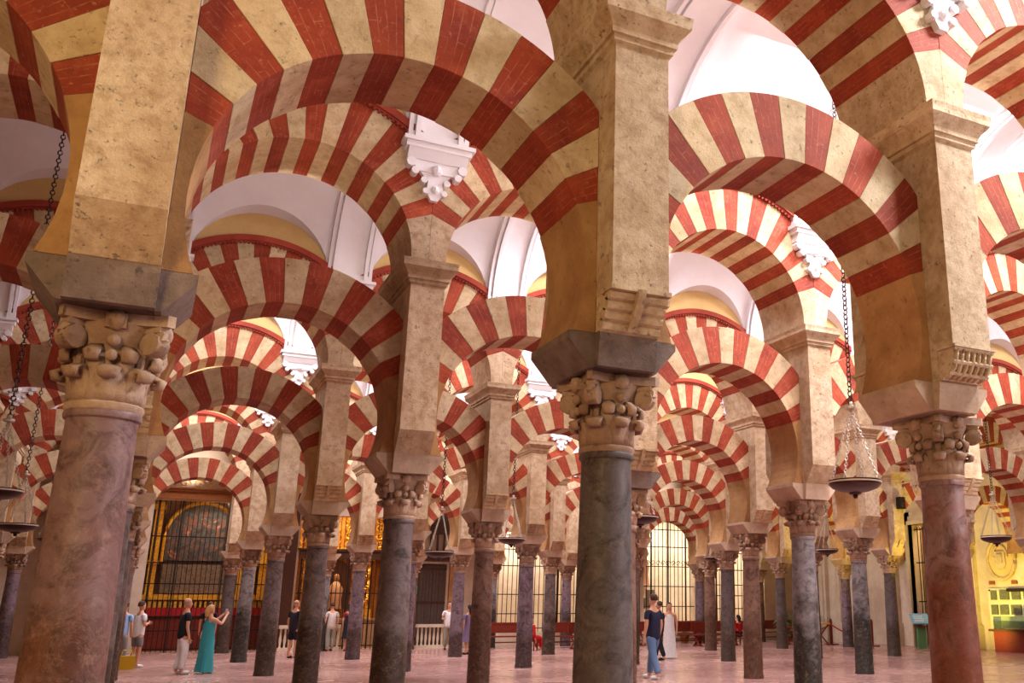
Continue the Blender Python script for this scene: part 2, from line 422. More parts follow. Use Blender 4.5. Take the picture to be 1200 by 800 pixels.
ROWN = ['nearest arcade', 'second arcade', 'third arcade', 'fourth arcade', 'fifth arcade', 'sixth arcade']
ORD = ['zeroth', 'first', 'second', 'third', 'fourth', 'fifth', 'sixth', 'seventh', 'eighth', 'ninth', 'tenth', 'eleventh', 'twelfth']
VIS0 = {0: -1, 1: -1, 2: -1, 3: -1, 4: -1, 5: -2}       # first column of each row inside the frame
def colname(r, k):
    d = k - VIS0[r] + 1
    return (ORD[d] + ' column') if d >= 1 else 'off-frame column'
def lower_arch(r, k):
    c = (k * S + H, ROW[r], LZ)
    t = empty('lower_arch', (c[0], c[1], LZ), f'lower striped horseshoe arch right of the {colname(r, k)}, {ROWN[r]}' if k >= VIS0[r] else f'lower striped horseshoe arch at the left edge, {ROWN[r]}' , 'arch', 'lower horseshoe arches')
    for me in LOW: inst(me, 'voussoir', t)
    for me in LSP: inst(me, 'springer', t)
def upper_arch(r, k):
    t = empty('upper_arch', (k * S + H, ROW[r], UZ), f'upper striped round arch right of the {colname(r, k)}, {ROWN[r]}' if k >= VIS0[r] else f'upper striped round arch at the left edge, {ROWN[r]}', 'arch', 'upper round arches')
    for me in UPP: inst(me, 'voussoir', t)
    for me in USP: inst(me, 'springer', t)
    mo = inst(MOULD, 'moulding', t)
    d = inst(DENT, 'dentil', mo); tag(d, kind='stuff')

# ------------------------------------------------------------ piers, imposts, corbels
def take(o): me = o.data; bpy.data.objects.remove(o); return me
def impost_mesh(mat):
    m = MB()
    z0, z1, z2 = 3.27, 3.47, 3.525
    m.prism([(-.27, z0), (.27, z0), (.44, z1), (.44, z2), (-.44, z2), (-.44, z1)], -LT, LT, 'y')
    m.prism([(-.44, z0), (.44, z0), (.47, z1), (.47, z2), (-.47, z2), (-.47, z1)], -.235, .235, 'x')
    return take(m.build('impost_block', mat))
IMP = {k: impost_mesh(M[k]) for k in ('grey', 'tan')}
PSH = take(MB().box(-.23, .23, -.66, .66, 3.80, 5.80).build('pier_shaft', M['pier']))
def core_mesh():
    return take(MB().box(-.226, .226, -.46, .46, 3.52, 3.81).build('pier_foot', M['pier']))
CORE = core_mesh()
def cornice_mesh():
    m = MB(); pr = [(.0, 5.78), (.03, 5.80), (.03, 5.845), (.055, 5.85), (.055, 5.895), (.075, 5.93), (.115, 5.97), (.14, 6.0), (.14, 6.05), (.15, 6.10)]
    n = len(pr); V = []
    for d, z in pr: V += [(-.23 - d, -.66 - d, z), (.23 + d, -.66 - d, z), (.23 + d, .66 + d, z), (-.23 - d, .66 + d, z)]
    m.add(V, [(i * 4 + q, i * 4 + (q + 1) % 4, i * 4 + 4 + (q + 1) % 4, i * 4 + 4 + q) for i in range(n - 1) for q in range(4)] + [(3, 2, 1, 0), tuple((n - 1) * 4 + q for q in range(4))])
    return take(m.build('cornice', M['pier']))
CORN = cornice_mesh()
def corbel_plain():
    return take(MB().prism([(0, 3.52), (.475, 3.52), (.66, 3.80), (0, 3.80)], -.232, .232, 'x').build('corbel', M['pier']))
def corbel_rolls():
    m = MB(); m.prism([(0, 3.53), (.44, 3.53), (.63, 3.80), (0, 3.80)], -.22, .22, 'x')
    for i in range(4):
        t = (i + .5) / 4; y = .455 + .175 * t ** .8; z = 3.53 + .27 * t
        m.tube([(-.235, y - .02, z), (.235, y - .02, z)], .050, 8)
    m.prism([(0, 3.525), (.505, 3.53), (.60, 3.62), (.675, 3.74), (.70, 3.80), (0, 3.80)], -.03, .03, 'x')
    m.box(-.245, .245, .5, .68, 3.785, 3.82)
    return take(m.build('corbel', M['pier'], smooth=False))
def corbel_round():
    m = MB(); P = [(0, 3.53), (.46, 3.53)]
    for i in range(7):
        a = math.pi / 2 * i / 6; P.append((.50 + .16 * math.sin(a), 3.54 + .24 * (1 - math.cos(a))))
    P += [(.66, 3.80), (0, 3.80)]
    m.prism(P, -.22, .22, 'x')
    for j in range(7):
        x = -.20 + .4 * j / 6
        m.tube([(x, .505 + .165 * math.sin(math.pi / 2 * i / 6), 3.54 + .24 * (1 - math.cos(math.pi / 2 * i / 6))) for i in range(7)], .02, 6)
    for i in (0, 2, 4, 6):
        a = math.pi / 2 * i / 6
        m.tube([(-.235, .50 + .165 * math.sin(a), 3.54 + .24 * (1 - math.cos(a))), (.235, .50 + .165 * math.sin(a), 3.54 + .24 * (1 - math.cos(a)))], .024, 6)
    m.box(-.25, .25, .48, .70, 3.785, 3.81)
    return take(m.build('corbel', M['pier']))
CORB = {'plain': corbel_plain(), 'rolls': corbel_rolls(), 'round': corbel_round()}
CORW = {'plain': 'a plain sloped foot', 'rolls': 'a rolled foot', 'round': 'a ribbed foot'}
def pier(r, k, cb='rolls', imp='tan'):
    t = empty('pier', (k * S, ROW[r], 3.27), f'sandstone pier with {CORW[cb]} on the {colname(r, k)}, {ROWN[r]}', 'pier', 'sandstone piers on the columns')
    def p(me, n, **kw):
        o = inst(me, n, t, (0, 0, -3.27), **kw); return o
    p(IMP[imp], 'impost_block'); p(PSH, 'pier_shaft'); p(CORE, 'pier_foot'); p(CORN, 'cornice')
    p(CORB[cb], 'corbel'); p(CORB[cb], 'corbel', rot=(0, 0, math.pi))

# ------------------------------------------------------------ capitals and columns
def leaf_mesh(w, h, out, name='leaf'):
    """acanthus leaf: rises close against the bell, its tip curls out and over; +x is outward"""
    P = []; prof = [(0, 0), (.004, .3), (.01, .6), (.018, .78), (out * .55, .92), (out, 1.0), (out + .022, .95), (out + .018, .86), (out - .01, .84)]
    wd_ = [1.0, 1.0, 1.0, .96, .86, .72, .62, .5, .36]
    for (x, z), q in zip(prof, wd_):
        ww = w * q / 2
        P += [(x - .012, -ww, z * h), (x + .004, -ww * .5, z * h), (x + .012, 0, z * h), (x + .004, ww * .5, z * h), (x - .012, ww, z * h)]
    f = [(i * 5 + j, i * 5 + j + 1, i * 5 + 6 + j, i * 5 + 5 + j) for i in range(len(prof) - 1) for j in range(4)]
    me = bpy.data.meshes.new(name); me.from_pydata(P, [], f); me.materials.append(M['capital'])
    bm = bmesh.new(); bm.from_mesh(me)
    bmesh.ops.solidify(bm, geom=bm.faces[:], thickness=.024)
    bmesh.ops.recalc_face_normals(bm, faces=bm.faces); bm.to_mesh(me); bm.free()
    me.polygons.foreach_set('use_smooth', [True] * len(me.polygons))
    return me
def bell_mesh():
    m = MB()
    m.lathe([(.200, 0), (.212, .02), (.212, .04), (.194, .06), (.196, .2), (.206, .32), (.232, .42), (.262, .49), (.27, .515)], 24)
    return take(m.build('bell', M['capital'], smooth=True))
def abacus_mesh():
    m = MB(); P = []
    c = .31
    for q in range(4):
        a = q * math.pi / 2
        for t in (-1, -.86, -.5, 0, .5, .86):
            x = c - (.075 * (1 - abs(t) ** 2) if abs(t) < .9 else 0); y = t * c
            if t == -1: x, y = c * 1.0, -c * .86
            P.append((x * math.cos(a) - y * math.sin(a), x * math.sin(a) + y * math.cos(a)))
    m.prism(P, .505, .575, 'z')
    return take(m.build('abacus', M['capital']))
def volute_mesh():
    m = MB(); pts = []; rr = []
    for i in range(18):
        a = -.5 + i * .42; r_ = .115 * (1 - i / 20)
        pts.append((.30 + r_ * math.cos(math.pi - a) , 0, .40 + r_ * math.sin(math.pi - a))); rr.append(.040 * (1 - i / 30))
    m.tube([(.21, 0, .2), (.215, 0, .3)] + pts, [.02, .026] + rr, 6)
    m.lathe([(.04, -.05), (.07, -.045), (.07, .045), (.04, .05)], 10, Matrix.Translation((.305, 0, .40)) @ Matrix.Rotation(R(90), 4, 'X'))
    m.box(.24, .36, -.035, .035, .47, .51)
    return take(m.build('volute', M['capital'], smooth=True))
def boss_mesh():
    m = MB(); m.ball((.262, 0, .52), .05, 6, (.9, 1.1, 1.3)); m.box(.2, .275, -.055, .055, .47, .56)
    m.ball((.25, 0, .40), .04, 6); m.ball((.245, 0, .31), .035, 6)
    return take(m.build('fleuron', M['capital'], smooth=True))
BELL, ABA, VOL, BOSS = bell_mesh(), abacus_mesh(), volute_mesh(), boss_mesh()
LEAF1 = leaf_mesh(.155, .175, .05); LEAF2 = leaf_mesh(.11, .29, .035)
def joined_capital():
    bm = bmesh.new()
    def put(me, a=0, dx=0, dz=0):
        b2 = bmesh.new(); b2.from_mesh(me); b2.transform(Matrix.Rotation(a, 4, 'Z') @ Matrix.Translation((dx, 0, dz)))
        tmp = bpy.data.meshes.new('t'); b2.to_mesh(tmp); b2.free(); bm.from_mesh(tmp); bpy.data.meshes.remove(tmp)
    put(BELL); put(ABA)
    for i in range(8): put(LEAF1, i * math.pi / 4, .195, .05); put(LEAF2, (i + .5) * math.pi / 4, .196, .05)
    for q in range(4): put(VOL, q * math.pi / 2 + math.pi / 4); put(BOSS, q * math.pi / 2)
    me = bpy.data.meshes.new('capital'); bm.to_mesh(me); bm.free(); me.materials.append(M['capital']); return me
CAPJ = joined_capital()
SHR = {}
def shaft_mesh(mk):
    if mk not in SHR:
        m = MB(); zt = 2.70
        m.lathe([(.236, 0), (.236, .05), (.226, .08), (.222, .6), (.213, 1.3), (.200, 2.0), (.188, zt - .08), (.190, zt - .05), (.204, zt - .04), (.208, zt - .02), (.204, zt), (.195, zt + .01)], 40)
        SHR[mk] = take(m.build('shaft', MAR[mk][0], smooth=True))
    return SHR[mk]
def column(r, k, mk='grey', near=False, rad=1.0):
    d = k - VIS0[r] + 1
    lab = f'{ORD[d] if d >= 1 else "off-frame"} column from the left, {ROWN[r]}, {MAR[mk][1]}'
    t = empty('column', (k * S + ({-1: .045, 0: .05, 1: .16}.get(k, 0) if r == 0 else 0), ROW[r], 0), ' '.join(lab.split()[:16]).rstrip(','), 'column', 'marble columns', rz=random.choice((0, 1, 2, 3)) * math.pi / 2)
    inst(shaft_mesh(mk), 'shaft', t, scale=(rad, rad, 1))
    if near:
        c = inst(BELL, 'capital', t, (0, 0, 2.70)); 
        inst(ABA, 'abacus', c)
        for i in range(8):
            a = i * math.pi / 4; inst(LEAF1, 'leaf', c, (.195 * math.cos(a), .195 * math.sin(a), .05), (0, 0, a))
            a += math.pi / 8; inst(LEAF2, 'leaf', c, (.196 * math.cos(a), .196 * math.sin(a), .05), (0, 0, a))
        for q in range(4):
            inst(VOL, 'volute', c, (0, 0, 0), (0, 0, q * math.pi / 2 + math.pi / 4)); inst(BOSS, 'fleuron', c, (0, 0, 0), (0, 0, q * math.pi / 2))
    else: inst(CAPJ, 'capital', t, (0, 0, 2.70))

# ------------------------------------------------------------ plaster brackets under the vault ribs
def bracket_mesh():
    m = MB(); y = -.55
    m.box(-.50, .50, y - .30, y + .02, 7.80, 7.86)
    m.box(-.46, .46, y - .26, y + .02, 7.72, 7.80)
    m.prism([(y + .02, 7.58), (y - .17, 7.58), (y - .20, 7.63), (y - .25, 7.72), (y + .02, 7.72)], -.42, .42, 'x')
    m.box(-.30, .30, y - .15, y + .02, 7.42, 7.58)
    m.prism([(-.24, 7.44), (-.10, 7.30), (-.12, 7.14), (-.05, 7.02), (.05, 7.02), (.12, 7.14), (.10, 7.30), (.24, 7.44)], y - .12, y + .02, 'y')
    for sx in (-1, 1):
        for (x, z, r_) in ((.36, 7.52, .07), (.30, 7.40, .055), (.16, 7.30, .05), (.13, 7.14, .045)):
            m.tube([(sx * x, y - .19 + (.04 if x < .3 else 0), z), (sx * x, y + .02, z)], r_, 8)
    m.ball((0, y - .15, 7.46), .08, 6); m.ball((0, y - .12, 7.18), .06, 6)
    # the rib's foot standing on the bracket
    m.box(-.42, .42, y - .16, y + .02, 7.84, 8.0)
    return take(m.build('bracket', M['plaster']))
BRK = bracket_mesh()
def bracket(r, k):
    tag(inst(BRK, 'vault_bracket', None, (k * S, ROW[r], 0)), f'white plaster bracket high above the {colname(r, k)}, {ROWN[r]}', 'bracket', 'plaster brackets under the vault ribs')

MARB = {(0, -2): 'grey', (0, -1): 'mauve', (0, 0): 'dark', (0, 1): 'rust', (0, 2): 'grey',
        (1, -1): 'grey', (1, 0): 'grey', (1, 1): 'brown', (1, 2): 'pale', (1, 3): 'grey',
        (2, 0): 'grey', (2, 1): 'brown', (2, 2): 'grey', (2, 3): 'brown', (2, 4): 'pale',
        (3, 0): 'grey', (3, 1): 'violet', (3, 2): 'violet', (3, 3): 'grey', (3, 4): 'dark', (3, 5): 'grey', (3, 6): 'dark',
        (4, 0): 'pale', (4, 1): 'violet', (4, 2): 'violet', (4, 3): 'grey', (4, 4): 'grey', (4, 5): 'brown', (4, 6): 'dark', (4, 7): 'violet',
        (5, -2): 'violet', (5, 0): 'dark', (5, 4): 'violet', (5, 6): 'violet'}
CB = {(0, -1): 'plain', (0, 0): 'rolls', (0, 1): 'round', (1, 0): 'plain', (1, 2): 'plain', (4, 3): 'plain', (3, 0): 'plain', (4, 0): 'plain', (3, 1): 'plain'}
SPAN = {0: (-2, 2), 1: (-2, 4), 2: (-2, 7), 3: (-2, 8), 4: (-2, 8), 5: (-3, 8)}
for r, (k0, k1) in SPAN.items():
    for k in range(k0, k1 + 1):
        if k == 8: continue
        cb = CB.get((r, k), 'rolls'); near = r <= 1 or (r == 2 and k <= 4)
        column(r, k, MARB.get((r, k), random.choice(['grey', 'brown', 'pale'])), near)
        pier(r, k, cb, 'grey' if (r, k) in ((0, -1), (0, 0), (1, 1)) else 'tan')
        bracket(r, k)
    for k in range(k0, k1):
        if not (r == 5 and k in (-1, 0, 1)): lower_arch(r, k)
        upper_arch(r, k)
    wall_over(r, k0, k1)

# ------------------------------------------------------------ the chapel wall and the end wall
def wall_with_holes(name, spans, x0, x1, z1, place, T=.5, mat='beige'):
    """spans: (xa, xb, za, zb, arched). One piece of masonry with openings; place maps (x, t, z) to the room"""
    m = MB(); spans = sorted(spans); x = x0
    def blk(poly):
        n = len(poly); v = [place(p[0], 0, p[1]) for p in poly] + [place(p[0], T, p[1]) for p in poly]
        m.add(v, [tuple(range(n)), tuple(range(2 * n - 1, n - 1, -1))] + [(i, i + n, (i + 1) % n + n, (i + 1) % n) for i in range(n)])
    for xa, xb, za, zb, ar in spans:
        if xa > x: blk([(x, 0), (xa, 0), (xa, z1), (x, z1)])
        if za > 0: blk([(xa, 0), (xb, 0), (xb, za), (xa, za)])
        if ar:
            r = (xb - xa) / 2; cx = (xa + xb) / 2; N = 16
            pts = [(cx - r * math.cos(math.pi * i / N), zb - r + r * math.sin(math.pi * i / N)) for i in range(N + 1)]
            for p, q in zip(pts, pts[1:]): blk([p, q, (q[0], z1), (p[0], z1)])
        else: blk([(xa, zb), (xb, zb), (xb, z1), (xa, z1)])
        x = xb
    if x < x1: blk([(x, 0), (x1, 0), (x1, z1), (x, z1)])
    return tag(m.build(name, M[mat]), kind='structure')
PB = lambda x, t, z: (x, YW + t, z)                # chapel wall, seen from the front
PE = lambda y, t, z: (XW + t, y, z)                # end wall
OPEN = [(-2.75, 1.75, 0, 5.45, False), (2.45, 6.35, 0, 5.1, False), (7.1, 8.35, .0, 3.3, False), (10.45, 14.8, .55, 4.75, False),
        (17.6, 20.35, .55, 5.65, True), (20.95, 24.3, .55, 4.6, False)]
wall_with_holes('wall_back', OPEN, -14, XW, 10.6, PB)
wall_with_holes('wall_right', [(19.0, 19.01, 0, .01, False), (22.9, 25.0, 0, 5.0, False)], -13, YW, 10.6, PE)
tag(MB().box(-14.3, -14, -13, YW + .5, 0, 10.6).build('wall_left', M['ochre']), kind='structure')

def room_behind(name, xa, xb, depth, mat, z1=6.2):
    for bx in ((xa - .6, xb + .6, YW + depth, YW + depth + .15, 0, z1), (xa - .75, xa - .6, YW + .5, YW + depth + .15, 0, z1), (xb + .6, xb + .75, YW + .5, YW + depth + .15, 0, z1),
               (xa - .6, xb + .6, YW + .5, YW + depth, z1, z1 + .15), (xa - .6, xb + .6, YW + .3, YW + depth, -.15, -.01)):
        tag(MB().box(*bx).build(name if bx[5] == z1 else ('ceiling' if bx[4] == z1 else 'floor'), mat), kind='structure')
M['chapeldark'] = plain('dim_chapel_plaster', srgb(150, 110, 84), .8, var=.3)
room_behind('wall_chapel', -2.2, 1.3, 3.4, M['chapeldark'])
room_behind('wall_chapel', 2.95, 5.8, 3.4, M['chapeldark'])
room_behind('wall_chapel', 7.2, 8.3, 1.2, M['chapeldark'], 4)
room_behind('wall_chapel', 10.6, 14.8, 3.0, M['beige'])
room_behind('wall_chapel', 17.7, 24.0, 3.2, M['beige'])
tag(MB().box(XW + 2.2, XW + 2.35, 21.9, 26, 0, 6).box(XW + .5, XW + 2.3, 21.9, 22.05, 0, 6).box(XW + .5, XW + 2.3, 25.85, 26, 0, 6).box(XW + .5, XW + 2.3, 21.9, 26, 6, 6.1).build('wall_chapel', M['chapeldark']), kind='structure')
def chapel_lights():
    lamp('AREA', 'chapel_lamp', (-.4, YW + 1.6, 5.9), 260, (1, .84, .62), 1.8, (R(-25), 0, 0))
    lamp('AREA', 'chapel_lamp', (4.4, YW + 1.6, 5.9), 420, (1, .8, .5), 1.8, (R(-25), 0, 0))
    lamp('AREA', 'chapel_lamp', (12.6, YW + 1.5, 5.9), 380, (1, .95, .86), 2.5, (0, 0, 0))
    lamp('AREA', 'chapel_lamp', (19.0, YW + 1.5, 5.9), 270, (1, .95, .84), 2.0, (0, 0, 0))
    lamp('AREA', 'chapel_lamp', (22.6, YW + 1.5, 5.9), 270, (1, .95, .84), 2.0, (0, 0, 0))
    lamp('AREA', 'chapel_lamp', (XW + 1.2, 23.9, 5.8), 110, (1, .75, .4), 1.2, (0, 0, 0))
chapel_lights()

def grille(name, label, xa, xb, za, zb, y, rails, arched=False, step=.16, bar=.013, posts=(), mat='iron', plane='y'):
    """wrought-iron screen: thin upright bars, heavier posts and flat rails"""
    t = empty(name, ((xa + xb) / 2, y, za) if plane == 'y' else (y, (xa + xb) / 2, za), label, 'grille')
    hw = (xb - xa) / 2; g = MB(); rz = Matrix.Identity(4) if plane == 'y' else Matrix.Rotation(math.pi / 2, 4, 'Z')
    def top(x):
        if not arched: return zb - za
        return (zb - za - hw) + math.sqrt(max(0, hw * hw - x * x))
    n = int((xb - xa) / step)
    for i in range(1, n):
        x = -hw + (xb - xa) * i / n; h = top(x)
        g.box(x - bar, x + bar, -bar, bar, 0, h, rz)
    tag(g.build('bars', M[mat], t), kind='stuff')
    for z in rails:
        w_ = hw if not arched or z - za < (zb - za - hw) else math.sqrt(max(.01, hw * hw - (z - za - (zb - za - hw)) ** 2))
        MB().box(-w_, w_, -.025, .025, z - za - .02, z - za + .02, rz).build('rail', M[mat], t)
    for x in posts:
        MB().box(x - (xa + xb) / 2 - .028, x - (xa + xb) / 2 + .028, -.03, .03, 0, top(x - (xa + xb) / 2), rz).build('post', M[mat], t)
    if arched:
        m = MB(); N = 20; zc = zb - za - hw
        m.tube([(-(hw - .03) * math.cos(math.pi * i / N), 0, zc + (hw - .03) * math.sin(math.pi * i / N)) for i in range(N + 1)], .04, 5, rz); m.build('arched_frame', M[mat], t)
    return t
g1 = grille('chapel_grille', 'tall black iron grille before the chapel with the large dark painting', -2.72, 1.72, 0, 5.42, YW + .1, (.12, .75, 1.25, 2.4, 3.15, 4.1), posts=(-2.6, -1.8, -.2, .55, 1.65))
g2 = grille('chapel_grille', 'black iron grille with a heavy crossbeam before the gilded altarpiece', 2.5, 6.3, 0, 5.05, YW + .1, (.12, .95, 2.1), posts=(2.6, 3.5, 4.4, 5.3, 6.2))
MB().box(-1.95, 1.95, -.12, .12, 3.42, 3.80).box(-2.0, 2.0, -.18, .18, 3.72, 3.80).build('crossbeam', M['darkwood'], g2)
sc = MB()
for i in range(12):
    x = -1.8 + i * .33
    for sg in (-1, 1):
        sc.tube([(x + sg * .13 * math.sin(a * .55) * (1 - a / 16), -.02, 4.0 + a * .085) for a in range(12)], .016, 5)
sc.build('scrollwork', M['gold'], g2)
grille('window_grille', 'black iron window grille beside the bright cream room, behind the person in red', 10.45, 14.8, .55, 4.7, YW + .12, (.7, 1.3, 2.1, 3.3, 4.0, 4.6), posts=(10.55, 11.6, 13.4, 14.5), step=.2)
ga = grille('window_grille', 'tall arched iron window grille behind the man in the navy shirt', 17.6, 20.35, .55, 5.63, YW + .12, (.9, 1.6, 2.5, 3.4, 4.3, 5.1), arched=True, posts=(18.05, 18.95, 19.9), step=.2)
grille('window_grille', 'wide rectangular iron window grille near the right corner', 20.95, 24.3, .55, 4.58, YW + .12, (.8, 1.5, 2.1, 2.6, 3.3, 4.1), posts=(21.6, 22.6, 23.6), step=.2)
cr = MB()
for i in range(9):
    x = -1.1 + i * .27
    cr.tube([(x + .12 * math.cos(a * .7) * (1 - a / 12), 0, 3.0 + .14 * math.sin(a * .7) * (1 - a / 14)) for a in range(11)], .016, 5)
cr.build('scrollwork', M['iron'], ga)
gd = grille('portal_grille', 'dark iron gate in the stone portal, gilded altar behind it', 22.95, 24.95, 0, 4.9, XW + .1, (.9, 1.8, 3.4, 4.8), posts=(23.5, 24.4), plane='x')

# wooden cornice over the left grille
bm_ = empty('carved_beam', (-.5, YW - .1, 5.45), 'long varnished wooden cornice with gilt cresting above the left chapel grille', 'beam')
m = MB()
for z0, z1, d in ((0, .10, .10), (.10, .30, .05), (.30, .38, .16), (.38, .44, .24)): m.box(-2.3, 2.3, -d, .08, z0, z1)
m.build('beam', M['orangewood'], bm_)
m = MB()
for i in range(9):
    x = -1.8 + i * .45
    m.tube([(x + .2 * math.cos(a * .6) * (1 - a / 14), -.05, .60 + .17 * math.sin(a * .6) * (1 - a / 14)) for a in range(13)], .028, 6)
m.build('cresting', M['gold'], bm_)

# chapel with the painting
def painting_mat(name, cols, scale=3):
    mt = MT(name, .35); o = mt.obj(); c = mt.ramp(mt.noise(o, scale, 7, .68, 1.2), cols); f = mt.noise(o, scale * 2.3, 4)
    c = mt.mix(mt.ramp(f, [(.6, BW(0)), (.72, BW(.5))]), c, srgb(60, 46, 40)); mt.col(c); return mt.m
PM = painting_mat('dark_oil_painting', [(.25, srgb(30, 22, 20)), (.42, srgb(66, 50, 44)), (.5, srgb(60, 66, 72)), (.56, srgb(96, 68, 52)), (.61, srgb(120, 50, 36)), (.65, srgb(150, 122, 96)), (.75, srgb(50, 40, 34))], 2.6)
t = empty('altarpiece', (-.9, YW + 2.9, 0), 'tall altarpiece with an arched dark painting between gilded pilasters', 'altarpiece')
P = [(-1.25, 3.35), (1.25, 3.35)] + [(1.25 * math.cos(math.pi * i / 14), 4.3 + 1.25 * math.sin(math.pi * i / 14)) for i in range(15)]
MB().prism(P, -.05, .0, 'y').build('painting', PM, t)
f = MB(); PF = [(1.33 * math.cos(math.pi * i / 14), 4.3 + 1.33 * math.sin(math.pi * i / 14)) for i in range(15)]
f.tube([(1.33, -.05, 3.3)] + [(x, -.05, z) for x, z in PF] + [(-1.33, -.05, 3.3)], .07, 6); f.build('frame', M['gold'], t)
MB().box(-1.3, 1.3, -.1, 0, 2.1, 3.2).build('lower_painting', painting_mat('dim_supper_painting', [(.3, srgb(52, 40, 32)), (.5, srgb(120, 98, 82)), (.6, srgb(70, 58, 54)), (.75, srgb(176, 148, 118))], 4), t)
for x in (-2.0, -1.62, 1.62, 2.0, 2.4, 2.8):
    c = MB(); c.box(x - .14, x + .14, -.16, 0, 1.9, 5.6).box(x - .2, x + .2, -.22, 0, 3.2, 3.35).box(x - .2, x + .2, -.22, 0, 5.3, 5.5)
    c.build('gilded_pilaster', M['gold'], t)
MB().box(-2.3, 2.95, -.35, 0, 1.85, 2.05).build('shelf', M['gold'], t)
ta = empty('altar', (-.6, YW + 2.1, 0), 'altar table with a red frontal and gold trim behind the left grille', 'altar')
MB().box(-1.9, 2.2, -.4, .4, 0, 1.2).build('table', M['wood'], ta)
MB().box(-1.95, 2.25, -.46, -.40, 1.2, 1.55).box(-1.95, 2.25, -.46, .4, 1.2, 1.24).build('frontal', plain('red_altar_cloth', srgb(168, 24, 30), .7), ta)
m = MB()
for i in range(24): m.box(-1.9 + i * .175, -1.80 + i * .175, -.44, -.38, 1.56, 1.78)
m.build('trim', M['gold'], ta)

# gilded altarpiece of the second chapel
t = empty('altarpiece', (4.4, YW + 2.9, 0), 'baroque gilded altarpiece with twisted columns behind the crossbeam grille', 'altarpiece')
MB().box(-2.2, 2.2, -.08, 0, 1.0, 5.9).build('back_panel', plain('dark_gilding', srgb(176, 112, 40), .45, .4, var=.5), t)
for x in (-1.9, -1.3, -.75, .75, 1.3, 1.9):
    c = MB(); c.tube([(x + .045 * math.cos(i * .9), -.28 + .045 * math.sin(i * .9), 1.5 + i * .075) for i in range(27)], .10, 8)
    c.box(x - .18, x + .18, -.46, -.05, 1.1, 1.5).box(x - .18, x + .18, -.46, -.05, 3.5, 3.75); c.build('twisted_column', M['gold'], t)
MB().box(-2.2, 2.2, -.5, 0, 3.75, 4.0).build('entablature', M['gold'], t)
c = MB()
for q in range(5):
    z = 4.15 + q * .35
    for x in (-1.7, -1.1, -.4, .4, 1.1, 1.7): c.tube([(x + .2 * math.cos(a * .7 + q) * (1 - a / 13), -.15, z + .17 * math.sin(a * .7 + q) * (1 - a / 13)) for a in range(12)], .035, 5)
c.build('carving', M['gold'], t)
MB().prism([(-.6, 1.5), (.6, 1.5)] + [(.6 * math.cos(math.pi * i / 10), 2.9 + .6 * math.sin(math.pi * i / 10)) for i in range(11)], -.14, -.06, 'y').build('niche', M['darkwood'], t)
c = MB(); c.lathe([(.3, 1.5), (.26, 1.9), (.3, 2.3), (.16, 2.55), (.08, 2.62), (.12, 2.72), (.1, 2.86), (.02, 2.92)], 12, Matrix.Translation((0, -.32, 0))); c.build('figure', plain('painted_statue', srgb(176, 128, 96), .5, var=.3), t, smooth=True)
ta = empty('altar', (4.4, YW + 1.9, 0), 'altar table below the gilded altarpiece', 'altar')
MB().box(-1.6, 1.6, -.4, .4, 0, 1.05).box(-1.7, 1.7, -.46, .46, 1.05, 1.13).build('table', plain('pale_altar_cloth', srgb(196, 152, 108), .8, var=.2), ta)
for i, x in enumerate((2.95, 3.35, 5.2, 5.85)):
    c = MB().lathe([(.12, 0), (.12, .03), (.03, .08), (.05, .3), (.025, .5), (.045, .75), (.02, .9), (.07, .96), (.03, 1.0), (.025, 1.0), (.025, 1.35), (.002, 1.36)], 10)
    tag(c.build('candlestick', M['gold'], None, (x, YW + .85, 0), True), ['leftmost', 'second', 'third', 'rightmost'][i] + ' tall gilt candlestick standing before the gilded altar', 'candlestick', 'candlesticks of the gilded altar')

# boarded door, its carved canopy, low balustrades
t = empty('door_1', (7.72, YW + .05, 0)); tag(t, kind='structure')
for i in range(9): MB().box(-.6 + i * .134, -.475 + i * .134, -.03 - (i % 2) * .012, .03, .05, 3.25).build('board', M['greywood'], t)
for z in (.3, 1.7, 3.05): MB().box(-.62, .62, -.06, -.02, z, z + .1).build('rail', M['darkwood'], t)
t = empty('wall_niche', (7.98, YW, 3.4), 'dark carved wooden canopy with a small arch above the boarded door', 'canopy')
MB().box(-.85, .85, -.28, .0, 0, .22).box(-.95, .95, -.34, .0, .18, .26).build('shelf', M['darkwood'], t)
m = MB()
for x in (-.42, -.14, .14, .42): m.tube([(x, -.2, .25), (x, -.2, 1.1)], .05, 8)
m.box(-.55, .55, -.28, 0, 1.1, 1.3).box(-.48, .48, -.24, 0, 1.5, 1.62).box(-.42, .42, -.2, 0, 1.3, 1.5)
m.prism([(-.5, 1.62), (.5, 1.62)] + [(.5 * math.cos(math.pi * i / 12), 1.62 + .55 * math.sin(math.pi * i / 12)) for i in range(13)], -.2, 0, 'y')
m.build('carving', M['greywood'], t)
for i, (xa, xb, lab) in enumerate(((7.0, 8.45, 'pale stone balustrade before the boarded door'), (3.0, 4.1, 'short pale stone balustrade before the gilded chapel'), (1.9, 2.7, 'low pale stone balustrade between the two chapels'))):
    t = empty('balustrade', ((xa + xb) / 2, YW - .9, 0), lab, 'balustrade', None); hw = (xb - xa) / 2
    MB().box(-hw, hw, -.1, .1, .80, .92).build('top_rail', M['beige'], t); MB().box(-hw, hw, -.1, .1, 0, .12).build('plinth', M['beige'], t)
    n = int(2 * hw / .15); b = None
    for j in range(n):
        x = -hw + (j + .5) * 2 * hw / n
        if b is None: o = MB().lathe([(.045, .12), (.03, .2), (.055, .38), (.03, .6), (.045, .80)], 8).build('baluster', M['beige'], t, (x, 0, 0), True); b = o.data
        else: inst(b, 'baluster', t, (x, 0, 0))
tag(MB().box(.0, .5, -.16, 0, 0, 5.9).box(-.08, .58, -.22, 0, 5.6, 5.9).box(-.06, .56, -.2, 0, 0, .5).build('trim_1', M['leg'], None, (8.45, YW, 0)), kind='structure')
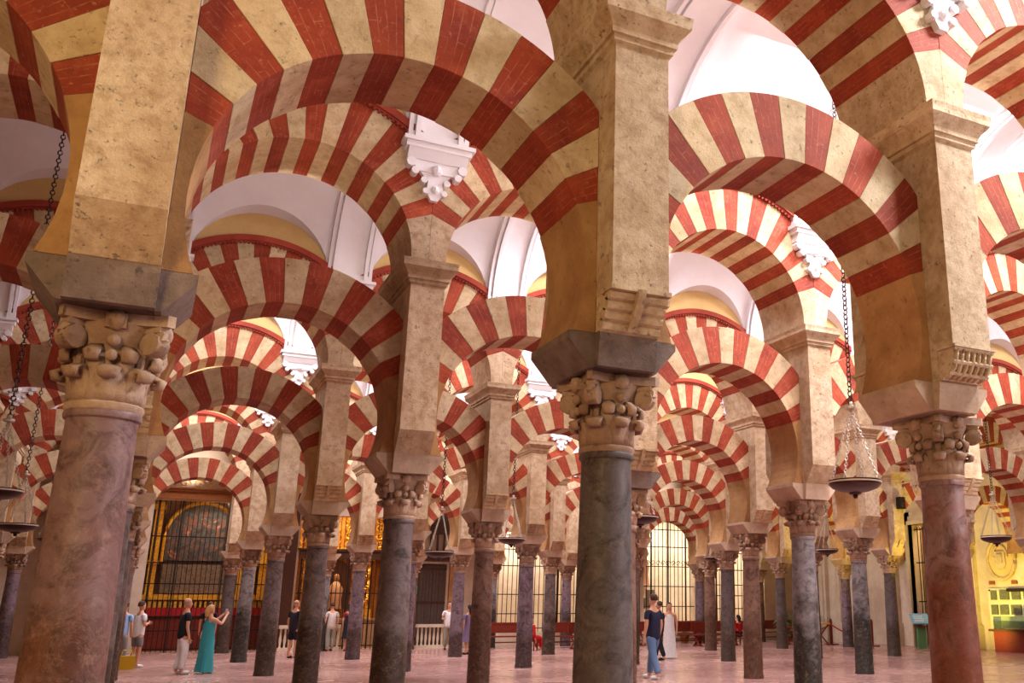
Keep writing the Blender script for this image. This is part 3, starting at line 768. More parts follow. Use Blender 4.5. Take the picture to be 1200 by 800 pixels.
tag(MB().box(-.3, .3, -.2, 0, 0, 5.9).build('trim_2', M['beige'], None, (9.8, YW, 0)), kind='structure')
tag(MB().box(-.7, .7, -1.0, 0, 0, 7.0).build('trim_12', M['ochre'], None, (-5.0, YW, 0)), kind='structure')
tag(MB().box(.0, .45, -.16, 0, 0, 5.9).build('trim_3', M['darkwood'], None, (1.9, YW, 0)), kind='structure')
# pale statue and panel seen through the arched grille
t = empty('statue', (18.9, YW + 2.6, 2.6), 'small brown statue on a wall shelf seen through the arched grille', 'statue')
MB().lathe([(.34, 0), (.3, .1), (.26, .5), (.3, .9), (.14, 1.1), (.07, 1.16), (.13, 1.3), (.1, 1.42), (.01, 1.47)], 12).build('figure', plain('brown_carved_figure', srgb(136, 92, 66), .6), t, smooth=True)
MB().box(-.5, .5, -.25, .598, -.12, 0).box(-.3, .3, .3, .598, -.6, -.12).build('shelf', M['beige'], t)
tag(MB().box(-.85, .85, -.05, .0, 0, .9).build('wall_panel', M['greywood'], None, (18.95, YW + 3.15, 1.5)), 'grey panel on the chapel wall below the small statue', 'panel')
# pilasters and mouldings of the far right corner, stone portal
for i, y in enumerate((32.6, 31.2, 29.9, 28.6, 26.3, 21.75)):
    tag(MB().box(-.22, 0, -.28, .28, 0, 6.6).box(-.32, 0, -.38, .38, 0, .9).box(-.34, 0, -.4, .4, 6.6, 6.9).box(-.27, 0, -.09, .09, .9, 6.6).build(f'trim_{4 + i}', M['beige'], None, (XW, y, 0)), kind='structure')
tag(MB().box(-.35, 0, 21.0, 33.0, 6.9, 7.2).box(-.2, 0, 21.2, 33, 6.6, 6.9).build('trim_10', M['beige'], None, (XW, 0, 0)), kind='structure')
m = MB()
for d, w_ in ((.12, .55), (.22, .35), (.32, .15)): m.box(-d, 0, 22.9 - w_, 22.9, 0, 5.0 + w_).box(-d, 0, 25.0, 25.0 + w_, 0, 5.0 + w_).box(-d, 0, 22.9 - w_, 25.0 + w_, 5.0, 5.0 + w_)
tag(m.build('trim_11', M['beige'], None, (XW, 0, 0)), kind='structure')
t = empty('altarpiece', (XW + 2.0, 23.9, 0), 'small gilded altarpiece inside the stone portal at the right end', 'altarpiece')
MB().box(-.1, .1, -1, 1, .2, 5.0).build('back_panel', M['gold'], t)
for y in (-.8, -.4, .1, .5, .85): MB().tube([(-.25 + .04 * math.cos(i), y + .04 * math.sin(i), .9 + i * .12) for i in range(30)], .07, 7).build('twisted_column', M['gold'], t)

# ------------------------------------------------------------ yellow lit display on the end wall
M['board'] = plain('pale_display_board', srgb(206, 204, 170), .6)
t = empty('wall_medallion', (XW - .02, 20.15, 3.35), 'oval carved stone medallion on the yellow lit end wall', 'relief')
E3 = [(.66 * math.cos(2 * math.pi * i / 24), .74 * math.sin(2 * math.pi * i / 24)) for i in range(24)]
MB().prism([(a * .9, b * .9) for a, b in E3], -.06, 0, 'x').build('ground', M['ochre'], t)
m = MB(); m.tube([(-.07, a, b) for a, b in E3 + E3[:2]], .08, 6); m.build('rim', M['cream'], t)
m = MB(); m.prism([(-.26, .3), (-.26, -.2), (-.14, -.36), (.14, -.36), (.26, -.2), (.26, .3)], -.14, -.05, 'x'); m.prism([(-.14, .2), (-.14, -.12), (.14, -.12), (.14, .2)], -.19, -.1, 'x')
m.tube([(-.1, .34 * math.cos(a * .4), .1 + .44 * math.sin(a * .4)) for a in range(9)], .05, 6); m.build('shield', M['cream'], t)
for i, y in enumerate((20.75, 19.65)):
    tag(MB().box(-.04, 0, -.14, .14, 0, .13).build('plaque', M['orangewood'], None, (XW - .01, y, 2.42)), ['left', 'right'][i] + ' small brown plaque under the oval medallion', 'plaque')
t = empty('inscription_display', (XW - .05, 19.4, 0), 'glass display panel of small inscription slabs on the yellow lit wall', 'display')
MB().box(-.03, .0, -1.9, 1.55, .62, 2.28).build('backboard', M['board'], t)
sl = plain('grey_inscribed_slab', srgb(120, 118, 92), .7, var=.4)
for (y, z, w_, h) in ((1.25, 1.85, .14, .34), (.72, 1.85, .22, .36), (.16, 1.85, .2, .36), (-.4, 1.85, .2, .36), (-.95, 1.85, .2, .36), (1.25, 1.3, .16, .36), (.78, 1.3, .2, .36), (.2, 1.3, .24, .36), (-.4, 1.3, .24, .36), (-.95, 1.3, .2, .36), (1.25, .78, .12, .34), (.1, .78, .9, .3)):
    MB().box(-.08, -.03, y - w_, y + w_, z, z + h).build('slab', sl, t)
MB().box(-.12, .0, -1.9, .55, 2.14, 2.26).build('dark_header', M['iron'], t)
for y, z in ((1.45, 2.2), (1.45, .7), (-1.8, 2.2), (-1.8, .7)): MB().lathe([(.03, 0), (.03, .05)], 8, Matrix.Translation((-.03, y, z)) @ Matrix.Rotation(R(-90), 4, 'Y')).build('fixing', M['iron'], t)
t = empty('display_case', (XW - .9, 18.75, 0), 'dark red wooden display case with a glass top before the yellow wall', 'display case')
MB().box(-.35, .35, -1.5, 1.0, 0, .72).build('body', M['wood'], t); MB().box(-.45, .45, -1.6, 1.15, .72, .80).build('top', M['darkwood'], t)
gm = MT('clear_case_glass', .05); gm.b.inputs['Transmission Weight'].default_value = .95; gm.col(srgb(206, 226, 206)); M['glass'] = gm.m
MB().box(-.35, .35, -1.4, .95, .80, 1.25).build('glass_cover', M['glass'], t)
MB().box(-.3, .3, -1.3, .85, .805, .83).build('exhibit', M['gold'], t)
# lectern sign and red panel
t = empty('info_lectern', (24.6, 23.0, 0), 'green lectern with a tilted blue information panel beside the rust red column', 'lectern', rz=R(-25))
MB().box(-.16, .16, -.12, .12, 0, .82).build('stand', plain('green_painted_stand', srgb(92, 138, 88), .6), t)
MB().box(-.22, .22, -.2, .2, .82, .86).box(-.07, .07, -.06, .06, .86, 1.02).build('neck', M['wood'], t)
MB().box(-.36, .36, -.30, .30, -.03, .03, Matrix.Translation((0, 0, 1.12)) @ Matrix.Rotation(R(38), 4, 'X')).build('panel', plain('blue_panel', srgb(120, 178, 206), .4), t)
mm = MB(); 
for i in range(5): mm.box(-.26, .1 + .03 * (i % 3), -.2 + i * .08, -.17 + i * .08, .031, .036, Matrix.Translation((0, 0, 1.12)) @ Matrix.Rotation(R(38), 4, 'X'))
tag(mm.build('print', plain('white_print', srgb(236, 242, 244), .5), t), kind='stuff')
tag(MB().box(-.5, .5, -.06, .06, 0, 2.0).box(-.56, .56, -.2, .2, 0, .08).build('screen_panel', plain('dark_red_panel', srgb(130, 34, 34), .6), None, (24.9, 21.2, 0)), 'tall dark red standing panel behind the rust red column', 'panel')

# ------------------------------------------------------------ hanging lamps
def lamp_meshes():
    d = {}
    d['dish'] = take(MB().lathe([(.01, -.13), (.07, -.125), (.09, -.10), (.18, -.085), (.29, -.045), (.335, .0), (.34, .055), (.325, .055), (.30, .01), (.0, -.02)], 32, cap=False).build('dish', M['bronze'], smooth=True))
    d['rim'] = take(MB().lathe([(.338, .018), (.348, .02), (.348, .036), (.338, .038)], 36, cap=False).build('rim', M['rim'], smooth=True))
    d['finial'] = take(MB().ball((0, 0, -.145), .035, 6).build('finial', M['bronze'], smooth=True))
    cup = MB()
    cup.lathe([(.018, .02), (.03, .06), (.034, .13), (.03, .13), (.02, .05)], 8, cap=False); d['cup'] = take(cup.build('glass_cup', M['rim'], smooth=True))
    ring = MB()
    def link(m, c, ax, L=.055, w=.018, r=.006, ang=0):
        pts = [(w * math.cos(2 * math.pi * i / 8), 0, L / 2 * math.sin(2 * math.pi * i / 8)) for i in range(9)]
        z = Vector(ax).normalized(); q = z.to_track_quat('Z', 'Y').to_matrix().to_4x4()
        m.tube(pts, r, 4, Matrix.Translation(c) @ q @ Matrix.Rotation(ang, 4, 'Z'))
    m = MB(); n = 24; top = Vector((0, 0, 1.02))
    a = Vector((.325, 0, .05)); dv = top - a
    for i in range(n): link(m, a + dv * (i + .5) / n, dv, ang=(i % 2) * math.pi / 2)
    d['chain'] = take(m.build('short_chain', M['silver']))
    m = MB(); n = 90; Lh = 9.0
    for i in range(n): link(m, Vector((0, 0, 1.04 + (i + .5) * Lh / n)), (0, 0, 1), L=.125, w=.03, r=.010, ang=(i % 2) * math.pi / 2)
    d['long'] = take(m.build('long_chain', M['chain']))
    d['hook'] = take(MB().lathe([(.07, 1.0), (.075, 1.02), (.07, 1.04)], 12).ball((0, 0, 1.07), .035, 6).build('hook_ring', M['silver'], smooth=True))
    return d
LM = lamp_meshes()
def hanging_lamp(x, y, z, label, sc=1.0):
    t = empty('hanging_lamp', (x, y, z), label, 'lamp', 'hanging dish lamps')
    for n in ('dish', 'rim', 'finial'): inst(LM[n], n, t, scale=(sc, sc, sc))
    for i in range(4):
        c = inst(LM['chain'], 'short_chain', t, rot=(0, 0, i * math.pi / 2 + .5), scale=(sc, sc, 1)); tag(c, kind='stuff')
    inst(LM['hook'], 'hook_ring', t)
    # the chain ends in the vault
    top = 10.18 - z; sL = (top - 1.04) / 9.0
    c = inst(LM['long'], 'long_chain', t, (0, 0, 1.04 * (1 - sL)), scale=(1, 1, sL)); tag(c, kind='stuff')
for (x, j, z, lab, sc_) in (
    (5.09, 0, 3.12, 'large hanging dish lamp to the left of the rust red column', 1.0),
    (3.22, 2, 2.80, 'dish lamp hanging before the carved canopy and boarded door', 1.0),
    (7.25 - 2.26, 2, 3.16, 'dish lamp hanging before the rectangular window grille', 1.0),
    (14.61, 1, 3.13, 'dish lamp hanging before the oval medallion', 1.05),
    (14.67, 2, 3.16, 'dish lamp hanging behind the pale blue-grey column', .95),
    (-5.17, 2, 3.10, 'nearer of the two lamps at the left edge, hanging lower', 1.05),
    (-4.85, 1, 3.13, 'dish lamp cut by the left edge of the photo', .95),
    (5.25, 1, 3.19, 'dish lamp half hidden behind the dark grey column', 1.0),
    (14.69, 3, 3.22, 'small far dish lamp above the benches', 1.0),
    (-5.0, 3, 3.25, 'small dish lamp half hidden by the mauve column', 1.0)):
    hanging_lamp(x, (ROW[j] + ROW[j + 1]) / 2, z, lab, sc_)

# ------------------------------------------------------------ benches, rope posts, plants
def bench_parts():
    seat = take(MB().box(-1.1, 1.1, -.22, .22, .42, .47).build('seat', M['wood']))
    back = take(MB().box(-1.1, 1.1, .18, .23, .58, .95).box(-1.1, 1.1, .17, .24, .92, .98).build('backrest', M['wood']))
    m = MB()
    for s_ in (-1, 1):
        m.tube([(0, -.24 * s_, 0), (0, .2 * s_, .44)], .03, 6)
    leg = take(m.box(-.03, .03, .17, .22, .4, .95).box(-.03, .03, -.26, .26, 0, .05).build('leg', M['wood']))
    st = take(MB().tube([(-.95, 0, .22), (.95, 0, .22)], .025, 6).build('stretcher', M['wood']))
    return seat, back, leg, st
BS, BB, BL, BT = bench_parts()
WH = {0: 'leftmost pew before the rectangular window grille', 1: 'pew in front, between grey column and woman in black', 2: 'pew beside the woman in black', 3: 'pew just right of the man in navy'}
def bench(x, y, rz, label):
    t = empty('pew', (x, y, 0), label, 'bench', 'red-brown wooden pews', rz)
    inst(BS, 'seat', t); inst(BB, 'backrest', t); inst(BT, 'stretcher', t)
    for xx in (-.95, .95): inst(BL, 'leg', t, (xx, 0, 0))
for i, (x, y, rz, lab) in enumerate([(10.2, 31.2, 0, 'red-brown pew at the left end of the pews, before the window grille'),
    (12.9, 30.6, 0, 'red-brown pew right behind the person in the red dress'), (13.3, 29.3, R(8), 'red-brown pew on which the woman in black sits'),
    (15.3, 30.8, 0, 'red-brown pew hidden behind the dark grey column'), (17.3, 29.6, 0, 'red-brown pew just right of the man in the navy shirt'),
    (18.6, 31.6, 0, 'red-brown pew left of the brown sixth column'), (18.9, 29.2, 0, 'front pew between the woman in white and the brown column'),
    (20.9, 31.0, 0, 'red-brown pew before the right window grille'), (23.9, 32.0, 0, 'rightmost red-brown pew, beside the leafy plant')]): bench(x, y, rz, lab)
def rope_post(x, y, lab):
    t = empty('rope_post', (x, y, 0), lab, 'post', 'barrier posts'); MB().box(-.05, .05, -.05, .05, 0, 1.0).ball((0, 0, 1.03), .06, 6).build('pole', M['wood'], t); MB().box(-.22, .22, -.22, .22, 0, .04).build('base', M['wood'], t)
rp = [((22.2, 28.9), 'wooden barrier post left of the dark fifth-arcade column'), ((23.9, 27.8), 'wooden barrier post before the slender far right column'), ((24.3, 25.6), 'wooden barrier post next to the stone portal')]
for p, lab in rp: rope_post(*p, lab)
for i in range(2):
    a, b = Vector((*rp[i][0], .85)), Vector((*rp[i + 1][0], .85))
    tag(MB().tube([a.lerp(b, j / 10) - Vector((0, 0, .35 * math.sin(math.pi * j / 10))) for j in range(11)], .03, 6).build('barrier_rope', plain('red_rope', srgb(160, 40, 40), .7)), ('left' if i == 0 else 'right') + ' sagging red rope between two wooden barrier posts', 'rope')
t = empty('side_table', (23.0, 27.6, 0), 'dark side table with crossed legs and a yellow cloth behind the pale column', 'table')
MB().box(-.5, .5, -.3, .3, .86, .92).build('table_top', plain('yellow_cloth', srgb(226, 178, 70), .8), t)
for s_ in (-1, 1):
    for y in (-.25, .25): MB().tube([(-.42 * s_, y, 0), (.42 * s_, y, .86)], .03, 6).build('leg', M['wood'], t)
def plant(x, y, h, lab, seed):
    rr = random.Random(seed); t = empty('potted_plant', (x, y, 0), lab, 'plant')
    MB().lathe([(.17, 0), (.22, .3), (.24, .34), (.21, .34), (.19, .28)], 14).build('pot', M['orangewood'], t, smooth=True)
    m = MB()
    for i in range(130):
        a = rr.uniform(0, 6.28); b = rr.uniform(.1, 1.35); L = h * rr.uniform(.55, 1.0); z0 = .3 + rr.uniform(0, .5) * h
        p = Vector((0, 0, z0)); pts = []
        dr = Vector((math.cos(a) * math.sin(b), math.sin(a) * math.sin(b), math.cos(b)))
        q = [p + dr * L * .6 * t_ + Vector((0, 0, -.35 * L * t_ * t_)) for t_ in (0, .35, .7, 1)]
        sd = dr.cross(Vector((0, 0, 1))).normalized() * .035
        V = [q[0], q[1] - sd, q[1] + sd, q[2] - sd * .9, q[2] + sd * .9, q[3]]
        m.add(V, [(0, 1, 2), (1, 3, 4, 2), (3, 5, 4)])
    mt = plain('green_leaves', srgb(86, 140, 76), .6, var=.5); o = mesh_obj('foliage', m.v, m.f, mt, t); tag(o, kind='stuff')
plant(22.7, 29.5, 1.7, 'leafy green plant between the brown and dark columns, beside the last pew', 1)
plant(25.5, 31.6, 1.9, 'leafy green plant in the right corner behind the pale column', 2)
plant(19.3, 32.6, .9, 'low green plant below the arched grille', 3)
plant(14.6, 32.4, .8, 'small green plant right of the woman in black', 4)

# ------------------------------------------------------------ people
SKIN = plain('skin', srgb(206, 150, 120), .55)
def skin_surface(name, chains, mat, parent, sub=1):
    """chains: list of point lists [(x, y, z, r), ...]; each is grown with a Skin modifier, shared joints merged"""
    V = []; Eg = []; rad = []; idx = {}
    for ch in chains:
        prev = None
        for (x, y, z, r_) in ch:
            k = (round(x, 3), round(y, 3), round(z, 3))
            if k not in idx: idx[k] = len(V); V.append((x, y, z)); rad.append(r_)
            i = idx[k]
            if prev is not None: Eg.append((prev, i))
            prev = i
    me = bpy.data.meshes.new(name); me.from_pydata(V, Eg, []); o = bpy.data.objects.new(name, me); COL.objects.link(o)
    md = o.modifiers.new('skin', 'SKIN'); md.use_smooth_shade = True
    sv = me.skin_vertices[0].data
    for i, r_ in enumerate(rad):
        rr = r_ if isinstance(r_, tuple) else (r_, r_); sv[i].radius = rr
    sv[0].use_root = True
    s2 = o.modifiers.new('sub', 'SUBSURF'); s2.levels = s2.render_levels = sub + 1
    me.materials.append(mat)
    if parent: o.parent = parent
    return o
def person(x, y, h, face, label, top, bottom, hair, pose='stand', style='shirt_trousers', sleeves='short', feet=None, bald=False, hold=None, seat=0):
    """face: heading in degrees, 0 looks towards +y"""
    t = empty('person', (x, y, 0), label, 'person', None, rz=R(face)); s = h / 1.75; t.scale = (s, s, s)
    dz = -.42 if seat else 0
    hip = .93 + dz; sh = 1.43 + dz; hd = 1.62 + dz
    st = {'stand': .10, 'walk': .10}.get(pose, .1); wk = .22 if pose == 'walk' else .03
    if seat:
        legs = [[(0, 0, hip, .11), (sx * .10, 0, hip - .02, .095), (sx * .12, .42, hip + .0, .065), (sx * .12, .45, .10, .045), (sx * .12, .50, .05, .04), (sx * .12, .62, .03, .035)] for sx in (-1, 1)]
    else:
        legs = [[(0, 0, hip, .12), (sx * .09, 0, hip - .08, .10), (sx * .10, sx * wk * .5 + .02, .50, .06), (sx * .10, sx * wk - .03, .10, .042), (sx * .10, sx * wk, .05, .045), (sx * .11, sx * wk + .15, .03, .035)] for sx in (-1, 1)]
    torso = [(0, 0, hip, .12), (0, -.0, hip + .22, (.125, .10)), (0, 0, sh - .12, (.15, .11)), (0, 0, sh + .01, (.10, .08)), (0, .01, sh + .09, .052), (0, .02, hd - .05, .055)]
    arms = []
    A = {'down': [(.20, 0, sh - .04, .055), (.24, -.02, sh - .33, .042), (.24, .05, sh - .58, .03)],
         'fold': [(.20, 0, sh - .04, .055), (.24, .0, sh - .31, .042), (.05, .22, sh - .26, .03)],
         'photo': [(.20, 0, sh - .04, .055), (.24, .20, sh - .16, .042), (.10, .42, sh + .06, .03)],
         'bent': [(.20, 0, sh - .04, .055), (.24, -.03, sh - .31, .042), (.20, .22, sh - .30, .03)]}
    armp = {'photo': ('photo', 'photo'), 'fold': ('fold', 'fold'), 'one': ('bent', 'down'), 'bent': ('bent', 'bent')}.get(hold, ('down', 'down'))
    hands = []
    for sx, ap in zip((1, -1), armp):
        P = [(sx * a, b, c, r_) for a, b, c, r_ in A[ap]]
        arms.append([(0, 0, sh - .12, .15), (sx * .1, 0, sh - .03, .075)] + P)
        w = Vector(P[-1][:3]); e = Vector(P[-2][:3]); d = (w - e).normalized(); side = d.cross(Vector((sx, .2, .1))).normalized()
        palm = w + d * .07; arms[-1].append((*palm, .028))
        for q in range(4):
            o_ = side * (q - 1.5) * .02; a = palm + o_ + d * .01; b = a + d * (.04 + .006 * (1.5 - abs(q - 1.5))); c = b + (d * .7 + Vector((-sx * .5, .1, 0))).normalized() * .03
            hands.append([(*(palm - d * .01 + o_ * .8), .009), (*b, .009), (*c, .007)])
        hands.append([(*(palm - d * .03), .010), (*(palm - side * .045 + d * .005), .010), (*(palm - side * .055 + d * .03), .008)])
    body = skin_surface('body', [torso] + legs + arms, SKIN, t)
    hb = MB()
    for ch in hands: hb.tube([p[:3] for p in ch], [p[3] for p in ch], 6)
    hb.build('hand', SKIN, t, smooth=True)
    # head: skull, jaw, nose, brow, ears, eyes, mouth in one mesh, then eyes and lips
    hm = MB(); n = 12; rings = []
    prof = [(-.115, .035, .03), (-.10, .055, .035), (-.06, .066, .018), (-.02, .073, .006), (.03, .078, -.002), (.07, .072, -.006), (.10, .05, -.006), (.118, .015, -.004)]
    V = []
    for z, r_, yo in prof:
        for i in range(n):
            a = 2 * math.pi * i / n; xx = r_ * math.sin(a); yy = (r_ * 1.22 if z > -.08 else r_) * math.cos(a) + yo
            if i == 0 and -.05 <= z <= 0: yy += .018
            V.append((xx, yy, z + hd + .03))
    F = [(k * n + i, k * n + (i + 1) % n, (k + 1) * n + (i + 1) % n, (k + 1) * n + i) for k in range(len(prof) - 1) for i in range(n)] + [tuple(range(n)), tuple((len(prof) - 1) * n + i for i in range(n))]
    hm.add(V, F); hm.add([(-.012, .092, hd + .005), (.012, .092, hd + .005), (0, .122, hd + .0), (0, .09, hd + .045)], [(0, 1, 2), (0, 2, 3), (1, 3, 2)])
    for sx in (-1, 1): hm.ball((sx * .078, .0, hd + .02), .024, 6, (.4, .8, 1.2))
    head = hm.build('head', SKIN, t, smooth=True)
    ey = MB()
    for sx in (-1, 1): ey.ball((sx * .03, .083, hd + .035), .010, 5)
    ey.build('eye', M['iron'], t); MB().box(-.022, .022, .078, .094, hd - .036, hd - .028).build('mouth', plain('lips', srgb(150, 80, 72), .6), t)
    hr = MB(); n = 12; V = []
    pr = [(-.02, .084), (.03, .088), (.08, .08), (.115, .052), (.132, .012)] if not bald else [(.0, .081), (.02, .082), (.035, .080)]
    for z, r_ in pr:
        for i in range(n):
            a = 2 * math.pi * i / n; fr = max(0, math.cos(a)); yy = r_ * 1.22 * math.cos(a) - .012 - (.03 * fr if z < .06 else 0)
            zz = z + hd + .03 + (.075 * fr if z < .06 else 0); V.append((r_ * math.sin(a) * (1 if fr < .6 else .9), yy, zz))
    hr.add(V, [(k * n + i, k * n + (i + 1) % n, (k + 1) * n + (i + 1) % n, (k + 1) * n + i) for k in range(len(pr) - 1) for i in range(n)] + ([tuple((len(pr) - 1) * n + i for i in range(n))] if not bald else []))
    if style in ('dress', 'skirt') and not bald: hr.tube([(0, -.06, hd + .08), (0, -.10, hd - .02), (0, -.09, hd - .15), (0, -.08, hd - .22)], [.07, .075, .06, .02], 8)
    hr.build('hair', hair, t, smooth=True)
    # clothes
    g = .016
    wf = 1.0 if style in ('dress', 'skirt') else 1.22
    shirt = [[(0, 0, hip - .16, (.15 * wf, .13 * wf)), (0, 0, hip + .0, (.15 * wf, .13 * wf)), (0, 0, hip + .2, (.145 * wf, .125 * wf)), (0, 0, sh - .12, (.165 * wf, .13 * wf)), (0, 0, sh + .005, (.11, .095))]]
    for sx, ap in zip((1, -1), armp):
        P = [(sx * a, b, c, r_ + g) for a, b, c, r_ in A[ap]]
        if sleeves == 'none': continue
        a1 = Vector(P[0][:3]); b1 = Vector(P[1][:3]); ch = [(0, 0, sh - .12, (.165 * wf, .13 * wf)), (sx * .1, 0, sh - .035, .078), (P[0][0], P[0][1], P[0][2], .066), (*(a1.lerp(b1, .62)), .068)]
        if sleeves == 'long': ch = ch[:3] + [P[1], (*Vector(P[1][:3]).lerp(Vector(P[2][:3]), .8), .042)]
        shirt.append(ch)
    if style in ('dress', 'skirt') and not seat:
        m = MB(); z0 = .04 if style == 'dress' else .45; n = 20; pr = [(z0, .25), (.35 + z0 * .5, .21), (hip - .1, .195), (hip + .1, .165), (hip + .3, .165), (hip + .38, .15)]
        V = []
        for z, r_ in pr:
            for i in range(n):
                a = 2 * math.pi * i / n; q = 1 + (.09 * math.sin(a * 6) if z < .8 else 0); V.append((r_ * q * math.cos(a), r_ * .92 * q * math.sin(a), z))
        m.add(V, [(k * n + i, k * n + (i + 1) % n, (k + 1) * n + (i + 1) % n, (k + 1) * n + i) for k in range(len(pr) - 1) for i in range(n)])
        m.build('dress', bottom, t, smooth=True)
        skin_surface('bodice', shirt, top, t)
    elif seat:
        skin_surface('shirt', shirt, top, t); skin_surface('skirt', [[(a, b, c, r_ + .03 if not isinstance(r_, tuple) else r_) for a, b, c, r_ in lg[:4]] for lg in legs], bottom, t)
    else:
        skin_surface('shirt', shirt, top, t)
        cut = 3 if style == 'shorts' else 4; tr = [[(0, 0, hip, .135), (0, 0, hip + .07, (.15, .13))]]
        for lg in legs:
            q = [(a, b, c, (.135 if i == 0 else r_ + (.02 if i == 1 else .03))) for i, (a, b, c, r_) in enumerate(lg[:cut])]
            if style == 'shorts': q[2] = (q[2][0], q[2][1], q[2][2] + .02, .088)
            tr.append(q)
        skin_surface('shorts' if style == 'shorts' else 'trousers', tr, bottom, t)
    if feet:
        for lg in legs: skin_surface('shoe', [[(lg[-2][0], lg[-2][1] - .05, .05, .05), (lg[-2][0], lg[-2][1] + .04, .05, .052), (lg[-1][0], lg[-1][1] + .03, .035, .042)]], feet, t, 0)
    return t
def cloth(n, r, g, b): return plain(n, srgb(r, g, b), .85, var=.12)
NAVY = cloth('navy_cotton', 38, 38, 62); JEANS = cloth('blue_denim', 98, 122, 158); WHITE = cloth('white_cotton', 232, 228, 226); BLACK = cloth('black_cotton', 34, 30, 36)
GREY = cloth('grey_cotton', 128, 122, 122); TEAL = cloth('teal_cloth', 56, 144, 150); LAV = cloth('lavender_cloth', 132, 116, 150); REDC = cloth('red_cloth', 200, 34, 34); KHAKI = cloth('khaki_cloth', 150, 144, 128)
BRH = plain('brown_hair', srgb(70, 42, 28), .6); BLH = plain('black_hair', srgb(28, 22, 22), .6); BLO = plain('blond_hair', srgb(196, 150, 96), .6); GRH = plain('grey_hair', srgb(150, 140, 136), .6)
SHB = plain('black_shoe', srgb(30, 26, 26), .5); SHW = plain('white_shoe', srgb(226, 222, 220), .5)
person(7.72, 13.75, 1.86, 20, 'man in navy shirt and jeans walking away beside the dark grey column', NAVY, JEANS, BRH, 'walk', feet=SHW)
person(12.3, 21.3, 1.70, 150, 'woman in a long white dress standing near the pews', WHITE, WHITE, BLH, style='dress', sleeves='none', hold='one')
person(11.55, 20.6, 1.74, 30, 'person in dark clothes right beside the man in navy', BLACK, BLACK, BRH, 'walk', feet=SHB)
person(-2.75, 24.0, 1.72, -60, 'man in white shirt and grey shorts with arms folded', WHITE, GREY, BRH, style='shorts', hold='fold', feet=SHW)
p_ = person(-3.15, 24.6, 1.70, -20, 'person in light blue half hidden by the mauve column', cloth('light_blue_cotton', 150, 180, 220), GREY, BRH, feet=SHW)
person(-1.77, 20.59, 1.78, -75, 'man in black polo shirt and white trousers looking right', BLACK, WHITE, GRH, feet=SHW, bald=True)
wt = person(-1.22, 20.7, 1.62, -60, 'woman in a long teal dress taking a photo with a raised phone', TEAL, TEAL, BLO, style='dress', sleeves='none', hold='photo')
tag(MB().box(-.04, .04, -.006, .006, -.075, .075).build('phone', WHITE, None, (-.84, 20.94, 1.47)), 'white phone held up by the woman in teal', 'phone').rotation_euler = (0, 0, R(-60))
person(-.75, 28.8, 1.72, 0, 'person in black top and white shorts behind the woman in teal', BLACK, WHITE, BRH, style='shorts', feet=SHB)
person(1.69, 27.1, 1.78, -50, 'man in black shirt and black shorts beside the grey column', BLACK, BLACK, GRH, style='shorts', feet=SHB, bald=True, hold='one')
person(7.76, 30.6, 1.76, 170, 'man in white shirt and grey trousers before the pale balustrade', WHITE, KHAKI, BRH, feet=SHB, hold='one')
person(7.4, 26.9, 1.64, 20, 'woman in a short lavender dress next to the violet column', LAV, LAV, BLH, style='skirt', feet=SHB)
person(10.35, 28.6, 1.62, -70, 'woman in a long red dress seated beside the grey column', REDC, REDC, BLH, seat=1, style='dress', sleeves='long')
person(13.1, 29.25, 1.66, -20, 'woman with black hair and black top seated on a pew', BLACK, cloth('pink_cloth', 214, 150, 150), BLH, seat=1, style='dress', sleeves='long')
person(20.2, 29.5, 1.62, 20, 'person in red seated between the brown and black columns', REDC, BLACK, BLH, seat=1, style='dress', sleeves='long')
person(4.25, 31.6, 1.70, -20, 'woman in crimson top standing before the gilded chapel', cloth('crimson_cloth', 150, 40, 60), BLACK, BLH, style='skirt', feet=SHB)
person(3.65, 31.9, 1.72, 10, 'person in pale clothes before the gilded chapel grille', cloth('pale_cloth', 206, 190, 180), KHAKI, BRH, feet=SHB)
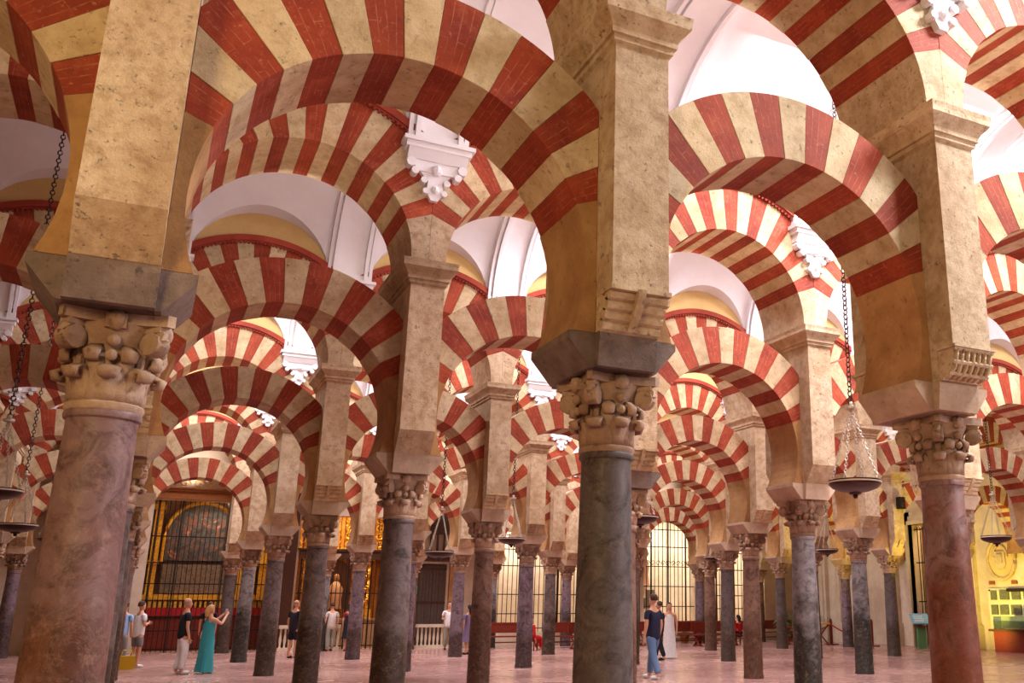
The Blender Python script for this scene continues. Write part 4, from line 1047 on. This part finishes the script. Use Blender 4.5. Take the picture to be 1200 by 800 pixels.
person(-4.25, 21.4, 1.66, 60, 'person in red top and khaki trousers at the left of the mauve column', REDC, KHAKI, BLH, feet=SHB, hold='one')
t = empty('stool', (10.35, 28.6, 0), 'low wooden stool under the woman in the red dress', 'stool')
MB().box(-.25, .25, -.2, .2, .36, .41).build('seat', M['wood'], t)
for sx in (-1, 1):
    for sy in (-1, 1): MB().box(sx * .2 - .02, sx * .2 + .02, sy * .16 - .02, sy * .16 + .02, 0, .36).build('leg', M['wood'], t)
t = empty('stool', (20.2, 29.5, 0), 'low wooden stool under the seated person in red on the right', 'stool')
MB().box(-.25, .25, -.2, .2, .36, .41).build('seat', M['wood'], t)
for sx in (-1, 1):
    for sy in (-1, 1): MB().box(sx * .2 - .02, sx * .2 + .02, sy * .16 - .02, sy * .16 + .02, 0, .36).build('leg', M['wood'], t)
m = MB(); m.prism([(-.2, 0), (.2, 0), (.24, .12), (.2, .34), (-.2, .34), (-.24, .12)], -.11, .11, 'y'); m.tube([(-.13, 0, .33), (-.1, 0, .48), (.1, 0, .48), (.13, 0, .33)], .015, 5)
t = empty('bag', (-2.95, 23.4, 0), 'yellow bag on the floor beside the mauve column', 'bag'); m.build('body', plain('yellow_bag_fabric', srgb(214, 176, 40), .7), t)

t = empty('loudspeaker', (6 * S + .02, ROW[3] - .60, 5.02), 'small black loudspeaker fixed high on the yellow lit pier', 'loudspeaker')
MB().box(-.12, .12, -.28, -.08, -.2, .2).build('cabinet', M['iron'], t); MB().box(-.03, .03, -.1, -.055, -.04, .04).build('mount', M['iron'], t)
m = MB(); m.lathe([(.08, 0), (.06, .012), (.0, .0)], 12, Matrix.Translation((0, -.285, -.05)) @ Matrix.Rotation(R(90), 4, 'X'), cap=False); m.build('cone', M['chain'], t)
t = empty('wall_sign', (7.02, YW - .08, 2.25), 'small green information screen beside the boarded door', 'sign')
MB().box(-.16, .16, -.03, .03, -.2, .2).build('frame', M['iron'], t); MB().box(-.13, .13, -.036, -.03, -.17, .17).build('screen', plain('green_screen', srgb(90, 170, 130), .4), t)
